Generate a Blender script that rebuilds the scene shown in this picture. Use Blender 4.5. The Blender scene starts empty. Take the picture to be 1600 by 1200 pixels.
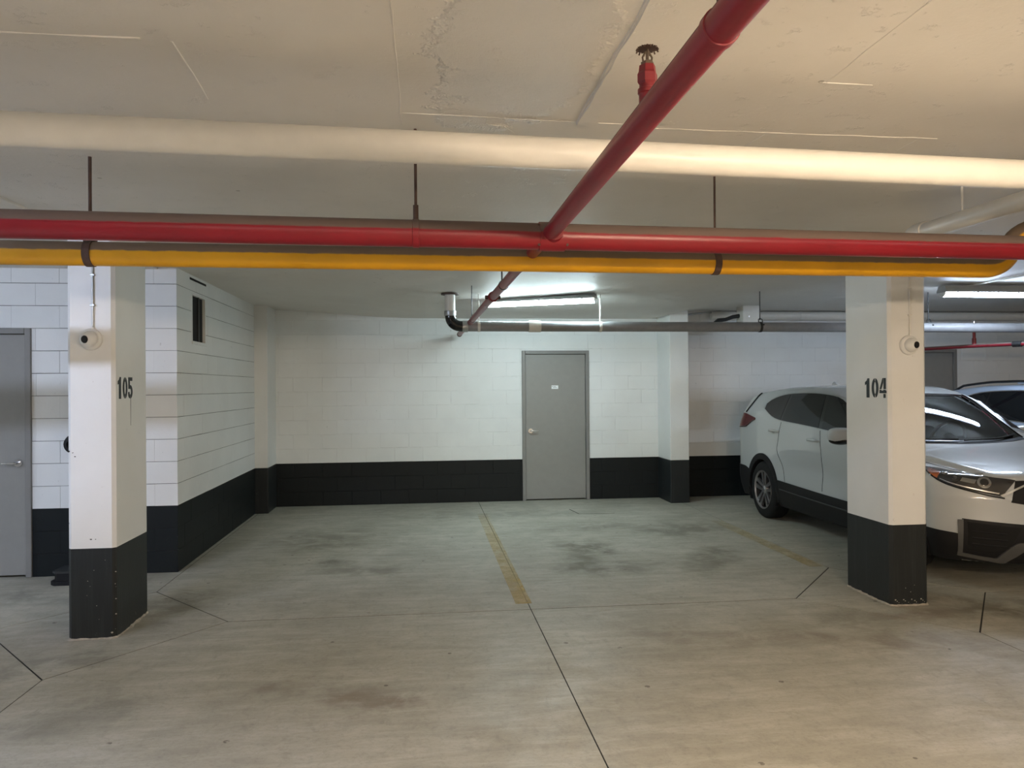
import bpy, bmesh, math, random
import numpy as np
from mathutils import Vector, Matrix
from mathutils.geometry import tessellate_polygon
random.seed(7)
D = bpy.data
COL = bpy.context.scene.collection
SC = bpy.context.scene
PI = math.pi

# ------------------------------------------------------------------ camera
CAM_YAW, CAM_PITCH, CAM_ROLL, CAM_H = .1158, .0036, .0075, 1.65
def make_camera():
    cy, sy = math.cos(CAM_YAW), math.sin(CAM_YAW)
    f = Vector((sy, cy, 0)); r = Vector((cy, -sy, 0)); u = Vector((0, 0, 1))
    f2 = f*math.cos(CAM_PITCH)+u*math.sin(CAM_PITCH)
    u2 = u*math.cos(CAM_PITCH)-f*math.sin(CAM_PITCH)
    r3 = r*math.cos(CAM_ROLL)-u2*math.sin(CAM_ROLL)
    u3 = u2*math.cos(CAM_ROLL)+r*math.sin(CAM_ROLL)
    cd = D.cameras.new('camera'); cd.sensor_width = 36; cd.lens = 27; cd.clip_start = .05; cd.clip_end = 100
    c = D.objects.new('camera', cd); COL.objects.link(c)
    m = Matrix((( r3.x, u3.x, -f2.x, 0), (r3.y, u3.y, -f2.y, 0), (r3.z, u3.z, -f2.z, CAM_H), (0, 0, 0, 1)))
    c.matrix_world = m
    SC.camera = c
make_camera()

# ------------------------------------------------------------------ world, exposure, lamps
SC.view_settings.view_transform = 'Standard'
SC.view_settings.look = 'None'
SC.view_settings.gamma = 1
SC.view_settings.use_curve_mapping = False
SC.view_settings.exposure = 1.88
w = D.worlds.new('world'); SC.world = w; w.use_nodes = True
w.node_tree.nodes['Background'].inputs[0].default_value = (.9, .95, 1, 1)
w.node_tree.nodes['Background'].inputs[1].default_value = .05

COOL = (.74, .95, 1.0)
BLUE = (.66, .80, 1.0)
WARM = (1.0, .77, .54)
# strip lamps: (x, y, z of the underside, angle, length, colour, watts)
LAMPS = [
    dict(loc=(1.36, 8.78), z=2.585, ang=-.43, L=1.30, col=COOL, w=72, key='back'),
    dict(loc=(6.34, 7.88), z=2.60, ang=0.0, L=1.27, col=BLUE, w=52, key='right'),
    dict(loc=(-3.9, 2.22), z=2.61, ang=0.0, L=1.27, col=(.62, .73, 1.0), w=215, key='left'),
    dict(loc=(1.75, .86), z=2.15, ang=0.0, L=1.27, col=WARM, w=190, key='warm'),
    dict(loc=(1.5, -2.4), z=2.20, ang=0.0, L=1.27, col=(1, .80, .60), w=150, key='aisle_fill'),  # unseen lamp added behind the camera for floor bounce
    dict(loc=(5.4, -1.0), z=2.36, ang=0.0, L=1.27, col=(1, .86, .72), w=60, key='right_fill'),  # added out of view to lift the ambient light at right
    dict(loc=(-1.6, -3.2), z=2.36, ang=0.0, L=1.27, col=(1, .90, .80), w=60, key='rear'),  # added out of view, weak fill from behind
    dict(loc=(8.5, 1.4), z=2.40, ang=0.0, L=1.27, col=(1, .86, .70), w=55, key='far_right_fill'),  # unseen lamp added as ambient fill from the far right
    dict(loc=(-6.5, 5.0), z=2.58, ang=0.0, L=1.27, col=BLUE, w=90, key='far_left_fill'),  # unseen lamp added as cool ambient fill at far left
]

# ------------------------------------------------------------------ material helpers
def new_mat(name):
    m = D.materials.new(name); m.use_nodes = True
    nt = m.node_tree; b = nt.nodes['Principled BSDF']
    return m, nt, b
def N(nt, t, **kw):
    n = nt.nodes.new(t)
    for k, v in kw.items(): setattr(n, k, v)
    return n
def ramp(nt, src, stops, interp='LINEAR'):
    r = N(nt, 'ShaderNodeValToRGB'); r.color_ramp.interpolation = interp
    e = r.color_ramp.elements
    while len(e) < len(stops): e.new(.5)
    for el, (p, c) in zip(e, stops):
        el.position = p; el.color = (c, c, c, 1) if not hasattr(c, '__len__') else (*c, 1)
    nt.links.new(src, r.inputs[0]); return r
def mixc(nt, fac, a, b, blend='MIX'):
    m = N(nt, 'ShaderNodeMix', data_type='RGBA', blend_type=blend)
    for s, v in ((m.inputs[0], fac), (m.inputs[6], a), (m.inputs[7], b)):
        if hasattr(v, 'links'): nt.links.new(v, s)
        else: s.default_value = v if not (hasattr(v, '__len__') and len(v) == 3) else (*v, 1)
    return m.outputs[2]
def mth(nt, op, a, b=None, clamp=False):
    m = N(nt, 'ShaderNodeMath', operation=op); m.use_clamp = clamp
    for s, v in ((m.inputs[0], a), (m.inputs[1], b)):
        if v is None: continue
        if hasattr(v, 'links'): nt.links.new(v, s)
        else: s.default_value = v
    return m.outputs[0]
def noise(nt, vec, scale, detail=4, rough=.55, dist=0):
    n = N(nt, 'ShaderNodeTexNoise'); n.inputs['Scale'].default_value = scale
    n.inputs['Detail'].default_value = detail; n.inputs['Roughness'].default_value = rough
    n.inputs['Distortion'].default_value = dist
    nt.links.new(vec, n.inputs['Vector']); return n.outputs[0]
def bump(nt, b, h, strength, dist=.01):
    n = N(nt, 'ShaderNodeBump'); n.inputs['Strength'].default_value = strength
    n.inputs['Distance'].default_value = dist
    nt.links.new(h, n.inputs['Height']); nt.links.new(n.outputs[0], b.inputs['Normal'])
def wpos(nt):
    return N(nt, 'ShaderNodeNewGeometry').outputs['Position']
def mapping(nt, vec, scale=(1, 1, 1), loc=(0, 0, 0), rot=(0, 0, 0)):
    m = N(nt, 'ShaderNodeMapping'); m.inputs['Scale'].default_value = scale
    m.inputs['Location'].default_value = loc; m.inputs['Rotation'].default_value = rot
    nt.links.new(vec, m.inputs[0]); return m.outputs[0]

def simple(name, col, rough=.5, metal=0, coat=0, spec=None, var=.06, nscale=12, bumpk=0, emit=None):
    m, nt, b = new_mat(name)
    p = wpos(nt)
    n = noise(nt, p, nscale, 3)
    c = ramp(nt, n, [(.3, tuple(max(0, x*(1-var)) for x in col)), (.7, tuple(min(1, x*(1+var)) for x in col))])
    nt.links.new(c.outputs[0], b.inputs['Base Color'])
    b.inputs['Roughness'].default_value = rough; b.inputs['Metallic'].default_value = metal
    b.inputs['Coat Weight'].default_value = coat; b.inputs['Coat Roughness'].default_value = .04
    if spec is not None: b.inputs['Specular IOR Level'].default_value = spec
    if bumpk: bump(nt, b, noise(nt, p, nscale*6, 4), bumpk, .004)
    return m

def paint_wall(name, col, rough, scuff=None, k=.25, streak=0.0, spec=.5):
    m, nt, b = new_mat(name)
    b.inputs['Specular IOR Level'].default_value = spec
    p = wpos(nt)
    n1 = noise(nt, p, 1.3, 4, .6); n2 = noise(nt, p, 45, 5, .65)
    c = ramp(nt, n1, [(.25, tuple(x*.93 for x in col)), (.75, tuple(min(1, x*1.04) for x in col))]).outputs[0]
    if scuff:
        s = ramp(nt, noise(nt, mapping(nt, p, (9, 9, 5)), 2.3, 6, .75), [(.665, 0), (.70, 1)]).outputs[0]
        c = mixc(nt, mth(nt, 'MULTIPLY', s, .8), c, scuff)
    if streak:
        s = ramp(nt, noise(nt, mapping(nt, p, (26, 26, 1.2)), 1, 5, .7), [(.5, 0), (.75, 1)]).outputs[0]
        c = mixc(nt, mth(nt, 'MULTIPLY', s, streak), c, tuple(min(1, x*2.2+.02) for x in col))
    nt.links.new(c, b.inputs['Base Color']); b.inputs['Roughness'].default_value = rough
    bump(nt, b, n2, k, .003)
    return m

M = {}
M['white_block'] = paint_wall('white_block_paint', (.80, .81, .80), .5, (.42, .42, .40), .35)
M['black_block'] = paint_wall('black_block_paint', (.009, .012, .013), .5, (.06, .06, .06), .35, spec=.22)
M['white_pillar'] = paint_wall('white_pillar_paint', (.79, .79, .77), .5, (.55, .52, .48), .2)
M['black_pillar'] = paint_wall('black_pillar_paint', (.019, .022, .023), .42, (.13, .13, .12), .25, .25, spec=.3)
M['white_pipe'] = simple('white_pipe_paint', (.72, .70, .65), .38, var=.03, bumpk=.05)
M['door_grey'] = simple('door_grey_paint', (.27, .265, .25), .42, var=.03)
M['door_frame'] = simple('door_frame_paint', (.225, .22, .21), .42, var=.03)
M['chrome'] = simple('chrome', (.75, .75, .76), .18, 1)
M['steel'] = simple('galvanised_steel', (.45, .46, .46), .4, .8)
M['rust'] = simple('rusty_brown_steel', (.085, .05, .04), .6, .3, var=.3)
M['black_iron'] = simple('black_iron', (.02, .02, .02), .45, .2)
M['cast_grey'] = simple('grey_drain_pipe', (.25, .25, .255), .38, 0, var=.08)
M['white_plastic'] = simple('white_plastic', (.78, .78, .76), .3)
M['black_gloss'] = simple('black_gloss', (.008, .008, .009), .08)
M['black_rubber'] = simple('black_rubber', (.018, .018, .018), .75, bumpk=.2)
M['black_plastic'] = simple('black_plastic', (.009, .009, .010), .6, spec=.3, bumpk=.1)
M['dark_grey_plastic'] = simple('dark_grey_plastic', (.028, .030, .030), .5)
M['dark_void'] = simple('dark_void', (.006, .006, .006), .9)
M['stencil_black'] = simple('stencil_black', (.012, .014, .014), .6, var=.3)
M['label_white'] = simple('label_white', (.85, .87, .88), .4)
M['label_ink'] = simple('label_ink', (.12, .12, .13), .5)
M['grout'] = simple('pale_grout', (.42, .38, .32), .8, var=.25, nscale=30)
M['joint'] = simple('joint_dark', (.018, .016, .013), .9, var=.4)
M['housing_grey'] = simple('lamp_housing', (.35, .36, .36), .5)
M['red_thin'] = simple('red_fitting_paint', (.20, .014, .02), .4)
M['brass'] = simple('dull_brass', (.16, .12, .09), .4, .7)

def dust_and_shade(name, col, rough, dust_shade_col=(.13, .105, .09), lo=.10, hi=.22):  # upward faces of pipes: dust and shade put into one brown colour
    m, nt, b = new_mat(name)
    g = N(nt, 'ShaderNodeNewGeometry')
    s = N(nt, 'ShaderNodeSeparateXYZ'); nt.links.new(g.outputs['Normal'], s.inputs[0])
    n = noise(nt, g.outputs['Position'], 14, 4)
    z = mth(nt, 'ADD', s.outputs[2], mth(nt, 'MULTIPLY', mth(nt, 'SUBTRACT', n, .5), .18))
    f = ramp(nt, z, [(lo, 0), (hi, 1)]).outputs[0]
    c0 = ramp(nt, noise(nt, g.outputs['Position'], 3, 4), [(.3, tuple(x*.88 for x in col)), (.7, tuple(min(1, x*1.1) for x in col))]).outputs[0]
    c = mixc(nt, mth(nt, 'MULTIPLY', f, .93), c0, dust_shade_col)
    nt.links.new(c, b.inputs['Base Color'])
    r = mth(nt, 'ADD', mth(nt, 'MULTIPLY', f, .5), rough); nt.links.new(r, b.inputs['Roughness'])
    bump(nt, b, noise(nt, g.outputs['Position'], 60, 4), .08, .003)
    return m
M['red_pipe'] = dust_and_shade('red_pipe_paint', (.23, .005, .015), .34)
M['red_branch'] = dust_and_shade('red_branch_paint', (.22, .012, .022), .36, lo=.30, hi=.45)
M['yellow_pipe'] = dust_and_shade('yellow_pipe_paint', (.72, .36, .008), .36)

def emission_lens(name, col, k):
    m, nt, b = new_mat(name)
    b.inputs['Base Color'].default_value = (.8, .8, .8, 1)
    b.inputs['Emission Color'].default_value = (*col, 1)
    b.inputs['Emission Strength'].default_value = k
    return m

def concrete_floor():
    m, nt, b = new_mat('concrete_floor')
    p = wpos(nt)
    big = noise(nt, p, .55, 5, .6, .3); mid = noise(nt, p, 3.2, 6, .65, .5); fine = noise(nt, p, 60, 4, .7)
    c = ramp(nt, big, [(.3, (.345, .325, .262)), (.7, (.465, .44, .362))]).outputs[0]
    c = mixc(nt, ramp(nt, mid, [(.38, 0), (.62, 1)]).outputs[0], c, mixc(nt, .30, c, (.28, .27, .22)))
    # brushed grey trowel streaks
    st = noise(nt, mapping(nt, p, (.7, 3.2, 1), rot=(0, 0, .18)), 3.0, 6, .7, .6)
    c = mixc(nt, mth(nt, 'MULTIPLY', ramp(nt, st, [(.50, 0), (.72, 1)]).outputs[0], .35), c, (.64, .62, .56))
    c = mixc(nt, mth(nt, 'MULTIPLY', ramp(nt, st, [(.30, 1), (.50, 0)]).outputs[0], .45), c, (.25, .24, .195))
    # dirt patches with places of their own: (x, y, rx, ry, rot, strength, colour)
    warp = N(nt, 'ShaderNodeVectorMath', operation='ADD')
    nn = N(nt, 'ShaderNodeTexNoise'); nn.inputs['Scale'].default_value = 2.2; nn.inputs['Detail'].default_value = 5
    nt.links.new(p, nn.inputs['Vector'])
    sc = N(nt, 'ShaderNodeVectorMath', operation='SCALE'); sc.inputs[3].default_value = .9
    sb = N(nt, 'ShaderNodeVectorMath', operation='SUBTRACT'); sb.inputs[1].default_value = (.5, .5, .5)
    nt.links.new(nn.outputs[1], sb.inputs[0]); nt.links.new(sb.outputs[0], sc.inputs[0])
    nt.links.new(p, warp.inputs[0]); nt.links.new(sc.outputs[0], warp.inputs[1])
    wp = warp.outputs[0]
    DK = (.115, .105, .07); BR = (.16, .11, .075); GR = (.17, .165, .14)
    patches = [(1.65, 7.75, .42, .55, .2, .85, DK), (1.45, 7.0, .22, .5, -.3, .75, DK), (1.9, 6.95, .35, .35, 0, .5, DK),
               (2.75, 7.1, .35, .75, -.4, .6, DK), (2.95, 8.5, .6, .5, 0, .55, DK), (2.1, 8.9, .9, .35, .1, .45, DK),
               (-.9, 7.4, .35, .28, 0, .7, DK), (-.5, 7.1, .5, .2, .2, .5, DK), (-1.0, 8.6, .8, .8, 0, .45, DK),
               (-1.85, 6.1, .45, .55, .3, .6, DK), (-.3, 4.15, .35, .22, .1, .55, BR), (-.75, 4.3, .25, .16, .4, .45, BR),
               (-1.75, 4.15, .45, .30, .2, .45, GR), (-2.2, 4.95, .4, .25, .1, .5, GR), (-2.4, 4.6, .2, .15, 0, .6, DK),
               (2.5, 4.7, 1.4, .25, -.25, .4, BR), (3.0, 5.1, .55, .2, -.3, .35, DK), (4.2, 5.2, .7, .35, -.2, .65, DK),
               (3.5, 5.15, .35, .18, 0, .45, BR), (1.0, 9.9, 1.5, .35, 0, .35, GR), (-2.9, 6.6, .8, .35, 0, .45, GR)]
    for (x, y, rx, ry, ro, s, colr) in patches:
        mp = N(nt, 'ShaderNodeMapping', vector_type='TEXTURE')
        mp.inputs['Location'].default_value = (x, y, 0); mp.inputs['Rotation'].default_value = (0, 0, ro)
        mp.inputs['Scale'].default_value = (rx, ry, 1e3); nt.links.new(wp, mp.inputs[0])
        ln = N(nt, 'ShaderNodeVectorMath', operation='LENGTH'); nt.links.new(mp.outputs[0], ln.inputs[0])
        f = ramp(nt, ln.outputs['Value'], [(.35, 1), (1.0, 0)]).outputs[0]
        f = mth(nt, 'MULTIPLY', f, ramp(nt, mid, [(.36, .05), (.55, 1)]).outputs[0])
        c = mixc(nt, mth(nt, 'MULTIPLY', f, s), c, colr)
    # tyre polish tracks
    tr = N(nt, 'ShaderNodeTexWave', wave_type='BANDS', bands_direction='X')
    tr.inputs['Scale'].default_value = .35; tr.inputs['Distortion'].default_value = 5; tr.inputs['Detail'].default_value = 3
    nt.links.new(mapping(nt, p, (1, .35, 1), rot=(0, 0, .5)), tr.inputs[0])
    c = mixc(nt, mth(nt, 'MULTIPLY', tr.outputs[1], .12), c, (.24, .22, .17))
    sm = noise(nt, mapping(nt, p, (1.6, 1, 1)), 7.5, 8, .78, .4)
    c = mixc(nt, mth(nt, 'MULTIPLY', ramp(nt, sm, [(.52, 0), (.68, 1)]).outputs[0], .38), c, (.19, .18, .145))
    # specks and small dark chips
    v = N(nt, 'ShaderNodeTexVoronoi'); v.inputs['Scale'].default_value = 5.5; nt.links.new(p, v.inputs['Vector'])
    vs = N(nt, 'ShaderNodeSeparateColor'); nt.links.new(v.outputs['Color'], vs.inputs[0])
    sp = mth(nt, 'MULTIPLY', mth(nt, 'LESS_THAN', v.outputs['Distance'], .085), mth(nt, 'GREATER_THAN', vs.outputs[0], .66))
    sp = mth(nt, 'MULTIPLY', sp, ramp(nt, noise(nt, p, 30, 2), [(.42, 0), (.5, 1)]).outputs[0])
    c = mixc(nt, mth(nt, 'MULTIPLY', sp, .7), c, (.07, .055, .04))
    gr = noise(nt, mapping(nt, p, (1, 1.3, 1)), 34, 6, .85)
    c = mixc(nt, mth(nt, 'MULTIPLY', ramp(nt, gr, [(.50, 0), (.66, 1)]).outputs[0], .34), c, (.16, .15, .12))
    hl = noise(nt, mapping(nt, p, (1, 1, 1)), 16, 6, .8)
    c = mixc(nt, mth(nt, 'MULTIPLY', ramp(nt, hl, [(.55, 0), (.75, 1)]).outputs[0], .30), c, (.55, .52, .46))
    nt.links.new(c, b.inputs['Base Color'])
    r = ramp(nt, mid, [(.3, .42), (.7, .62)]).outputs[0]; nt.links.new(r, b.inputs['Roughness'])
    b.inputs['Specular IOR Level'].default_value = .35
    h = mth(nt, 'ADD', mth(nt, 'MULTIPLY', mid, .8), mth(nt, 'MULTIPLY', fine, .25))
    bump(nt, b, h, .22, .008)
    return m
M['floor'] = concrete_floor()
M['white_joint'] = simple('painted_joint', (.70, .70, .685), .7, var=.2)
M['dark_joint'] = simple('open_joint', (.13, .13, .125), .8, var=.5, nscale=3)
M['black_joint'] = simple('black_joint', (.006, .006, .006), .8)

def ceiling_mat():
    m, nt, b = new_mat('ceiling_paint')
    p = wpos(nt)
    n1 = noise(nt, p, 1.1, 5, .6); n2 = noise(nt, p, 40, 4, .6)
    c = ramp(nt, n1, [(.3, (.68, .65, .60)), (.7, (.75, .725, .68))]).outputs[0]
    v = N(nt, 'ShaderNodeTexVoronoi'); v.inputs['Scale'].default_value = 4.5; nt.links.new(p, v.inputs['Vector'])
    vs = N(nt, 'ShaderNodeSeparateColor'); nt.links.new(v.outputs['Color'], vs.inputs[0])
    sp = mth(nt, 'MULTIPLY', mth(nt, 'LESS_THAN', v.outputs['Distance'], .05), mth(nt, 'GREATER_THAN', vs.outputs[1], .72))
    c = mixc(nt, mth(nt, 'MULTIPLY', sp, .6), c, (.25, .22, .19))
    nt.links.new(c, b.inputs['Base Color']); b.inputs['Roughness'].default_value = .55
    # crusty patch of spalled, overpainted concrete
    mp = N(nt, 'ShaderNodeMapping', vector_type='TEXTURE')
    mp.inputs['Location'].default_value = (.32, 2.55, 2.75); mp.inputs['Scale'].default_value = (.34, .75, 9)
    wn = noise(nt, p, 3.5, 5, .7)
    nt.links.new(p, mp.inputs[0])
    ln = N(nt, 'ShaderNodeVectorMath', operation='LENGTH'); nt.links.new(mp.outputs[0], ln.inputs[0])
    f = ramp(nt, mth(nt, 'ADD', ln.outputs['Value'], mth(nt, 'MULTIPLY', mth(nt, 'SUBTRACT', wn, .5), 1.6)), [(.75, 1), (.9, 0)]).outputs[0]
    crust = mth(nt, 'MULTIPLY', f, mth(nt, 'ADD', .35, noise(nt, p, 22, 7, .75)))
    scat = ramp(nt, noise(nt, p, 9, 6, .75), [(.60, 0), (.66, 1)]).outputs[0]
    h = mth(nt, 'ADD', mth(nt, 'MULTIPLY', crust, .5), mth(nt, 'ADD', mth(nt, 'MULTIPLY', n2, .06), mth(nt, 'MULTIPLY', scat, .12)))
    bump(nt, b, h, .9, .022)
    return m
M['ceiling'] = ceiling_mat()

def worn_yellow(name, strength):
    m, nt, b = new_mat(name)
    p = wpos(nt)
    n = noise(nt, p, 9, 6, .7); n2 = noise(nt, p, 2.0, 3, .6)
    s = N(nt, 'ShaderNodeSeparateXYZ'); nt.links.new(p, s.inputs[0])
    f = ramp(nt, mth(nt, 'ADD', mth(nt, 'MULTIPLY', n, .7), mth(nt, 'MULTIPLY', n2, .5)), [(.42, 0), (.78, 1)]).outputs[0]
    fy = ramp(nt, mth(nt, 'DIVIDE', s.outputs[1], 12), [(.48, 1.0), (.62, .75), (.78, .28), (.85, .12)]).outputs[0]
    f = mth(nt, 'MULTIPLY', f, fy)
    nt.links.new(mth(nt, 'MULTIPLY', f, strength), b.inputs['Alpha'])
    b.inputs['Base Color'].default_value = (.62, .43, .11, 1); b.inputs['Roughness'].default_value = .6
    return m
M['yellow_line'] = worn_yellow('worn_yellow_line_paint', .62)
M['faint_line'] = worn_yellow('faded_yellow_line_paint', .40)

def car_paint(name, col):
    m, nt, b = new_mat(name)
    n = noise(nt, wpos(nt), 900, 2)
    c = ramp(nt, n, [(.3, tuple(x*.97 for x in col)), (.7, col)]).outputs[0]
    nt.links.new(c, b.inputs['Base Color']); b.inputs['Roughness'].default_value = .35
    b.inputs['Coat Weight'].default_value = 1; b.inputs['Coat Roughness'].default_value = .03
    return m
M['pearl_white'] = car_paint('pearl_white_paint', (.52, .54, .54))
M['blue_silver'] = car_paint('blue_silver_paint', (.38, .45, .56)); 
M['tint_glass'] = simple('tinted_glass', (.006, .007, .008), .04, 0, 0, .28, var=.02)
M['front_glass'] = simple('front_door_glass', (.018, .022, .023), .04, 0, 0, .35, var=.02)
M['frit'] = simple('glass_frit_black', (.006, .006, .007), .12)
def clear_glass():
    m, nt, b = new_mat('windscreen_glass')
    t = N(nt, 'ShaderNodeBsdfTransparent'); t.inputs[0].default_value = (.72, .84, .84, 1)
    g = N(nt, 'ShaderNodeBsdfGlossy'); g.inputs['Roughness'].default_value = .02; g.inputs[0].default_value = (.95, 1, 1, 1)
    fr = N(nt, 'ShaderNodeFresnel'); fr.inputs[0].default_value = 1.55
    nz = noise(nt, wpos(nt), 3, 1)
    k = mth(nt, 'ADD', fr.outputs[0], mth(nt, 'MULTIPLY', nz, .12), True)
    mx = N(nt, 'ShaderNodeMixShader'); nt.links.new(k, mx.inputs[0])
    nt.links.new(t.outputs[0], mx.inputs[1]); nt.links.new(g.outputs[0], mx.inputs[2])
    nt.links.new(mx.outputs[0], nt.nodes['Material Output'].inputs[0])
    return m
M['windscreen'] = clear_glass()
M['lamp_glass'] = simple('headlamp_dark_glass', (.03, .03, .032), .05, 0, 1)
M['lamp_reflector'] = simple('headlamp_reflector', (.55, .56, .57), .12, .9)
M['amber'] = simple('amber_lens', (.42, .11, .03), .12, 0, 1)
M['tail_red'] = simple('tail_lamp_red', (.12, .006, .012), .10, 0, 1)
M['alloy'] = simple('alloy_wheel', (.42, .41, .42), .28, .85)
M['rim_dark'] = simple('rim_dark', (.012, .012, .013), .4)
M['tyre'] = simple('tyre_rubber', (.010, .010, .010), .75, spec=.3, bumpk=.1)
M['skid_grey'] = simple('skid_plate_grey', (.10, .10, .097), .4, .2)
M['interior'] = simple('car_interior', (.07, .08, .085), .7)
M['seat'] = simple('seat_fabric', (.14, .15, .16), .8)

# ------------------------------------------------------------------ mesh helpers
def finish(bm, name, mats, parent=None, smooth=False, angle=None):
    me = D.meshes.new(name)
    bmesh.ops.recalc_face_normals(bm, faces=bm.faces)
    bm.to_mesh(me); bm.free()
    if not isinstance(mats, (list, tuple)): mats = [mats]
    for m in mats: me.materials.append(m)
    if smooth:
        for p in me.polygons: p.use_smooth = True
        me.set_sharp_from_angle(angle=math.radians(angle or 40))
    o = D.objects.new(name, me); COL.objects.link(o)
    if parent: o.parent = parent
    return o
def tag(o, label=None, cat=None, group=None, kind=None):
    if label: o['label'] = label
    if cat: o['category'] = cat
    if group: o['group'] = group
    if kind: o['kind'] = kind
    return o
def empty(name, loc=(0, 0, 0), rz=0, **kw):
    o = D.objects.new(name, None); COL.objects.link(o); o.location = loc; o.rotation_euler.z = rz
    o.empty_display_size = .1
    return tag(o, **kw)
def bbox(bm, a, b, bev=0, seg=1):
    r = bmesh.ops.create_cube(bm, size=1)['verts']
    for v in r:
        v.co = Vector(((a[0]+b[0])/2+v.co.x*(b[0]-a[0]), (a[1]+b[1])/2+v.co.y*(b[1]-a[1]), (a[2]+b[2])/2+v.co.z*(b[2]-a[2])))
    if bev:
        es = list({e for v in r for e in v.link_edges})
        bmesh.ops.bevel(bm, geom=es, offset=bev, segments=seg, affect='EDGES', profile=.5)
def box(a, b, bev=0, seg=1):
    bm = bmesh.new(); bbox(bm, a, b, bev, seg); return bm
def badd_tube(bm, pts, r, n=16, caps=True):
    pts = [Vector(p) for p in pts]; rs = r if hasattr(r, '__len__') else [r]*len(pts)
    rings = []; prev = None
    for i, p in enumerate(pts):
        d = (pts[min(i+1, len(pts)-1)]-pts[max(i-1, 0)]).normalized()
        if prev is None:
            a = Vector((0, 0, 1)) if abs(d.z) < .9 else Vector((1, 0, 0))
            u = d.cross(a).normalized()
        else:
            u = (prev-d*prev.dot(d)).normalized()
        prev = u; v = d.cross(u)
        rings.append([bm.verts.new(p+(u*math.cos(2*PI*k/n)+v*math.sin(2*PI*k/n))*rs[i]) for k in range(n)])
    for a, b in zip(rings, rings[1:]):
        for k in range(n): bm.faces.new((a[k], a[(k+1) % n], b[(k+1) % n], b[k]))
    if caps:
        bm.faces.new(rings[0][::-1]); bm.faces.new(rings[-1])
def tube(pts, r, n=16, caps=True):
    bm = bmesh.new(); badd_tube(bm, pts, r, n, caps); return bm
def lathe(profile, axis='z', n=32, origin=(0, 0, 0), closed=False):
    """profile: (radius, height) list"""
    bm = bmesh.new(); o = Vector(origin); rings = []
    for (r, h) in profile:
        ring = []
        for k in range(n):
            a = 2*PI*k/n; c, s = r*math.cos(a), r*math.sin(a)
            co = {'z': Vector((c, s, h)), 'x': Vector((h, c, s)), 'y': Vector((c, h, s))}[axis]
            ring.append(bm.verts.new(o+co))
        rings.append(ring)
    prs = list(zip(rings, rings[1:]))
    if closed: prs.append((rings[-1], rings[0]))
    for a, b in prs:
        for k in range(n): bm.faces.new((a[k], a[(k+1) % n], b[(k+1) % n], b[k]))
    bmesh.ops.remove_doubles(bm, verts=bm.verts, dist=1e-6)
    return bm
def prism(poly, z0, z1, f=lambda a, b, c: (a, b, c)):
    bm = bmesh.new(); badd_prism(bm, poly, z0, z1, f); return bm
def badd_prism(bm, poly, z0, z1, f=lambda a, b, c: (a, b, c)):
    lo = [bm.verts.new(f(x, y, z0)) for x, y in poly]; hi = [bm.verts.new(f(x, y, z1)) for x, y in poly]
    n = len(poly)
    for k in range(n): bm.faces.new((lo[k], lo[(k+1) % n], hi[(k+1) % n], hi[k]))
    bm.faces.new(lo[::-1]); bm.faces.new(hi)
def arc(p0, c, p1, n=8):
    """quadratic bend from p0 to p1 with control c"""
    p0, c, p1 = Vector(p0), Vector(c), Vector(p1)
    return [p0*(1-t)**2+c*2*t*(1-t)+p1*t*t for t in [i/n for i in range(n+1)]]

# ------------------------------------------------------------------ floor
ZC = 2.75
def sst(v, a, b):
    t = max(0, min(1, (v-a)/(b-a))); return t*t*(3-2*t)
def ceil_z(x, y):
    return ZC-.115*sst(y, 7.0, 10.4)*sst(x, -2.3, .0)*(1-sst(x, 3.3, 4.0))

X0, X1, Y0, Y1 = -9.0, 13.0, -7.0, 11.016
JL, JM, JR = -2.17, .785, 3.64          # saw cuts running away from the camera
JY = 5.65
floor_root = tag(empty('floor'), kind='structure')
g = .0036
def slab(poly):
    # shrink the outline by half a saw cut
    n = len(poly); out = []
    P = [Vector(p) for p in poly]
    area = sum(P[i].x*P[(i+1) % n].y-P[(i+1) % n].x*P[i].y for i in range(n))
    if area < 0: P.reverse()
    for i in range(n):
        a, b, c = P[i-1], P[i], P[(i+1) % n]
        d1, d2 = (b-a).normalized(), (c-b).normalized()
        n1, n2 = Vector((-d1.y, d1.x)), Vector((-d2.y, d2.x))
        k = (n1+n2); k = k/max(.3, k.dot(n1))
        out.append(b+Vector((k.x*g, k.y*g*1.9)))
    bm = prism([(p.x, p.y) for p in out], -.12, 0)
    finish(bm, 'floor_slab', M['floor'], floor_root)
finish(box((X0, Y0, -.16), (X1, Y1+.2, -.0025)), 'saw_cut_bed', M['joint'], floor_root)
dl = [(-2.98, JY), (-2.165, 4.66), (-1.385, JY), (-2.165, 6.56)]
dr = [(2.85, 5.64), (3.655, 4.70), (4.40, 5.60), (3.62, 6.55)]
slab(dl); slab(dr)
slab([(X0, Y0), (-2.165, Y0), (-2.165, 4.66), (-2.98, JY), (X0, JY)])
slab([(-2.165, Y0), (JM, Y0), (JM, 5.645), (-1.385, JY), (-2.165, 4.66)])
slab([(JM, Y0), (3.655, Y0), (3.655, 4.70), (2.85, 5.64), (JM, 5.645)])
slab([(3.655, Y0), (X1, Y0), (X1, 5.60), (4.40, 5.60), (3.655, 4.70)])
slab([(X0, JY), (-2.98, JY), (-2.165, 6.56), (-2.165, 11.2), (X0, 11.2)])
slab([(-1.385, JY), (JM, 5.645), (JM, 11.2), (-2.165, 11.2), (-2.165, 6.56)])
slab([(JM, 5.645), (2.85, 5.64), (3.62, 6.55), (3.62, 11.2), (JM, 11.2)])
slab([(4.40, 5.60), (X1, 5.60), (X1, 11.2), (3.62, 11.2), (3.62, 6.55)])

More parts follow.
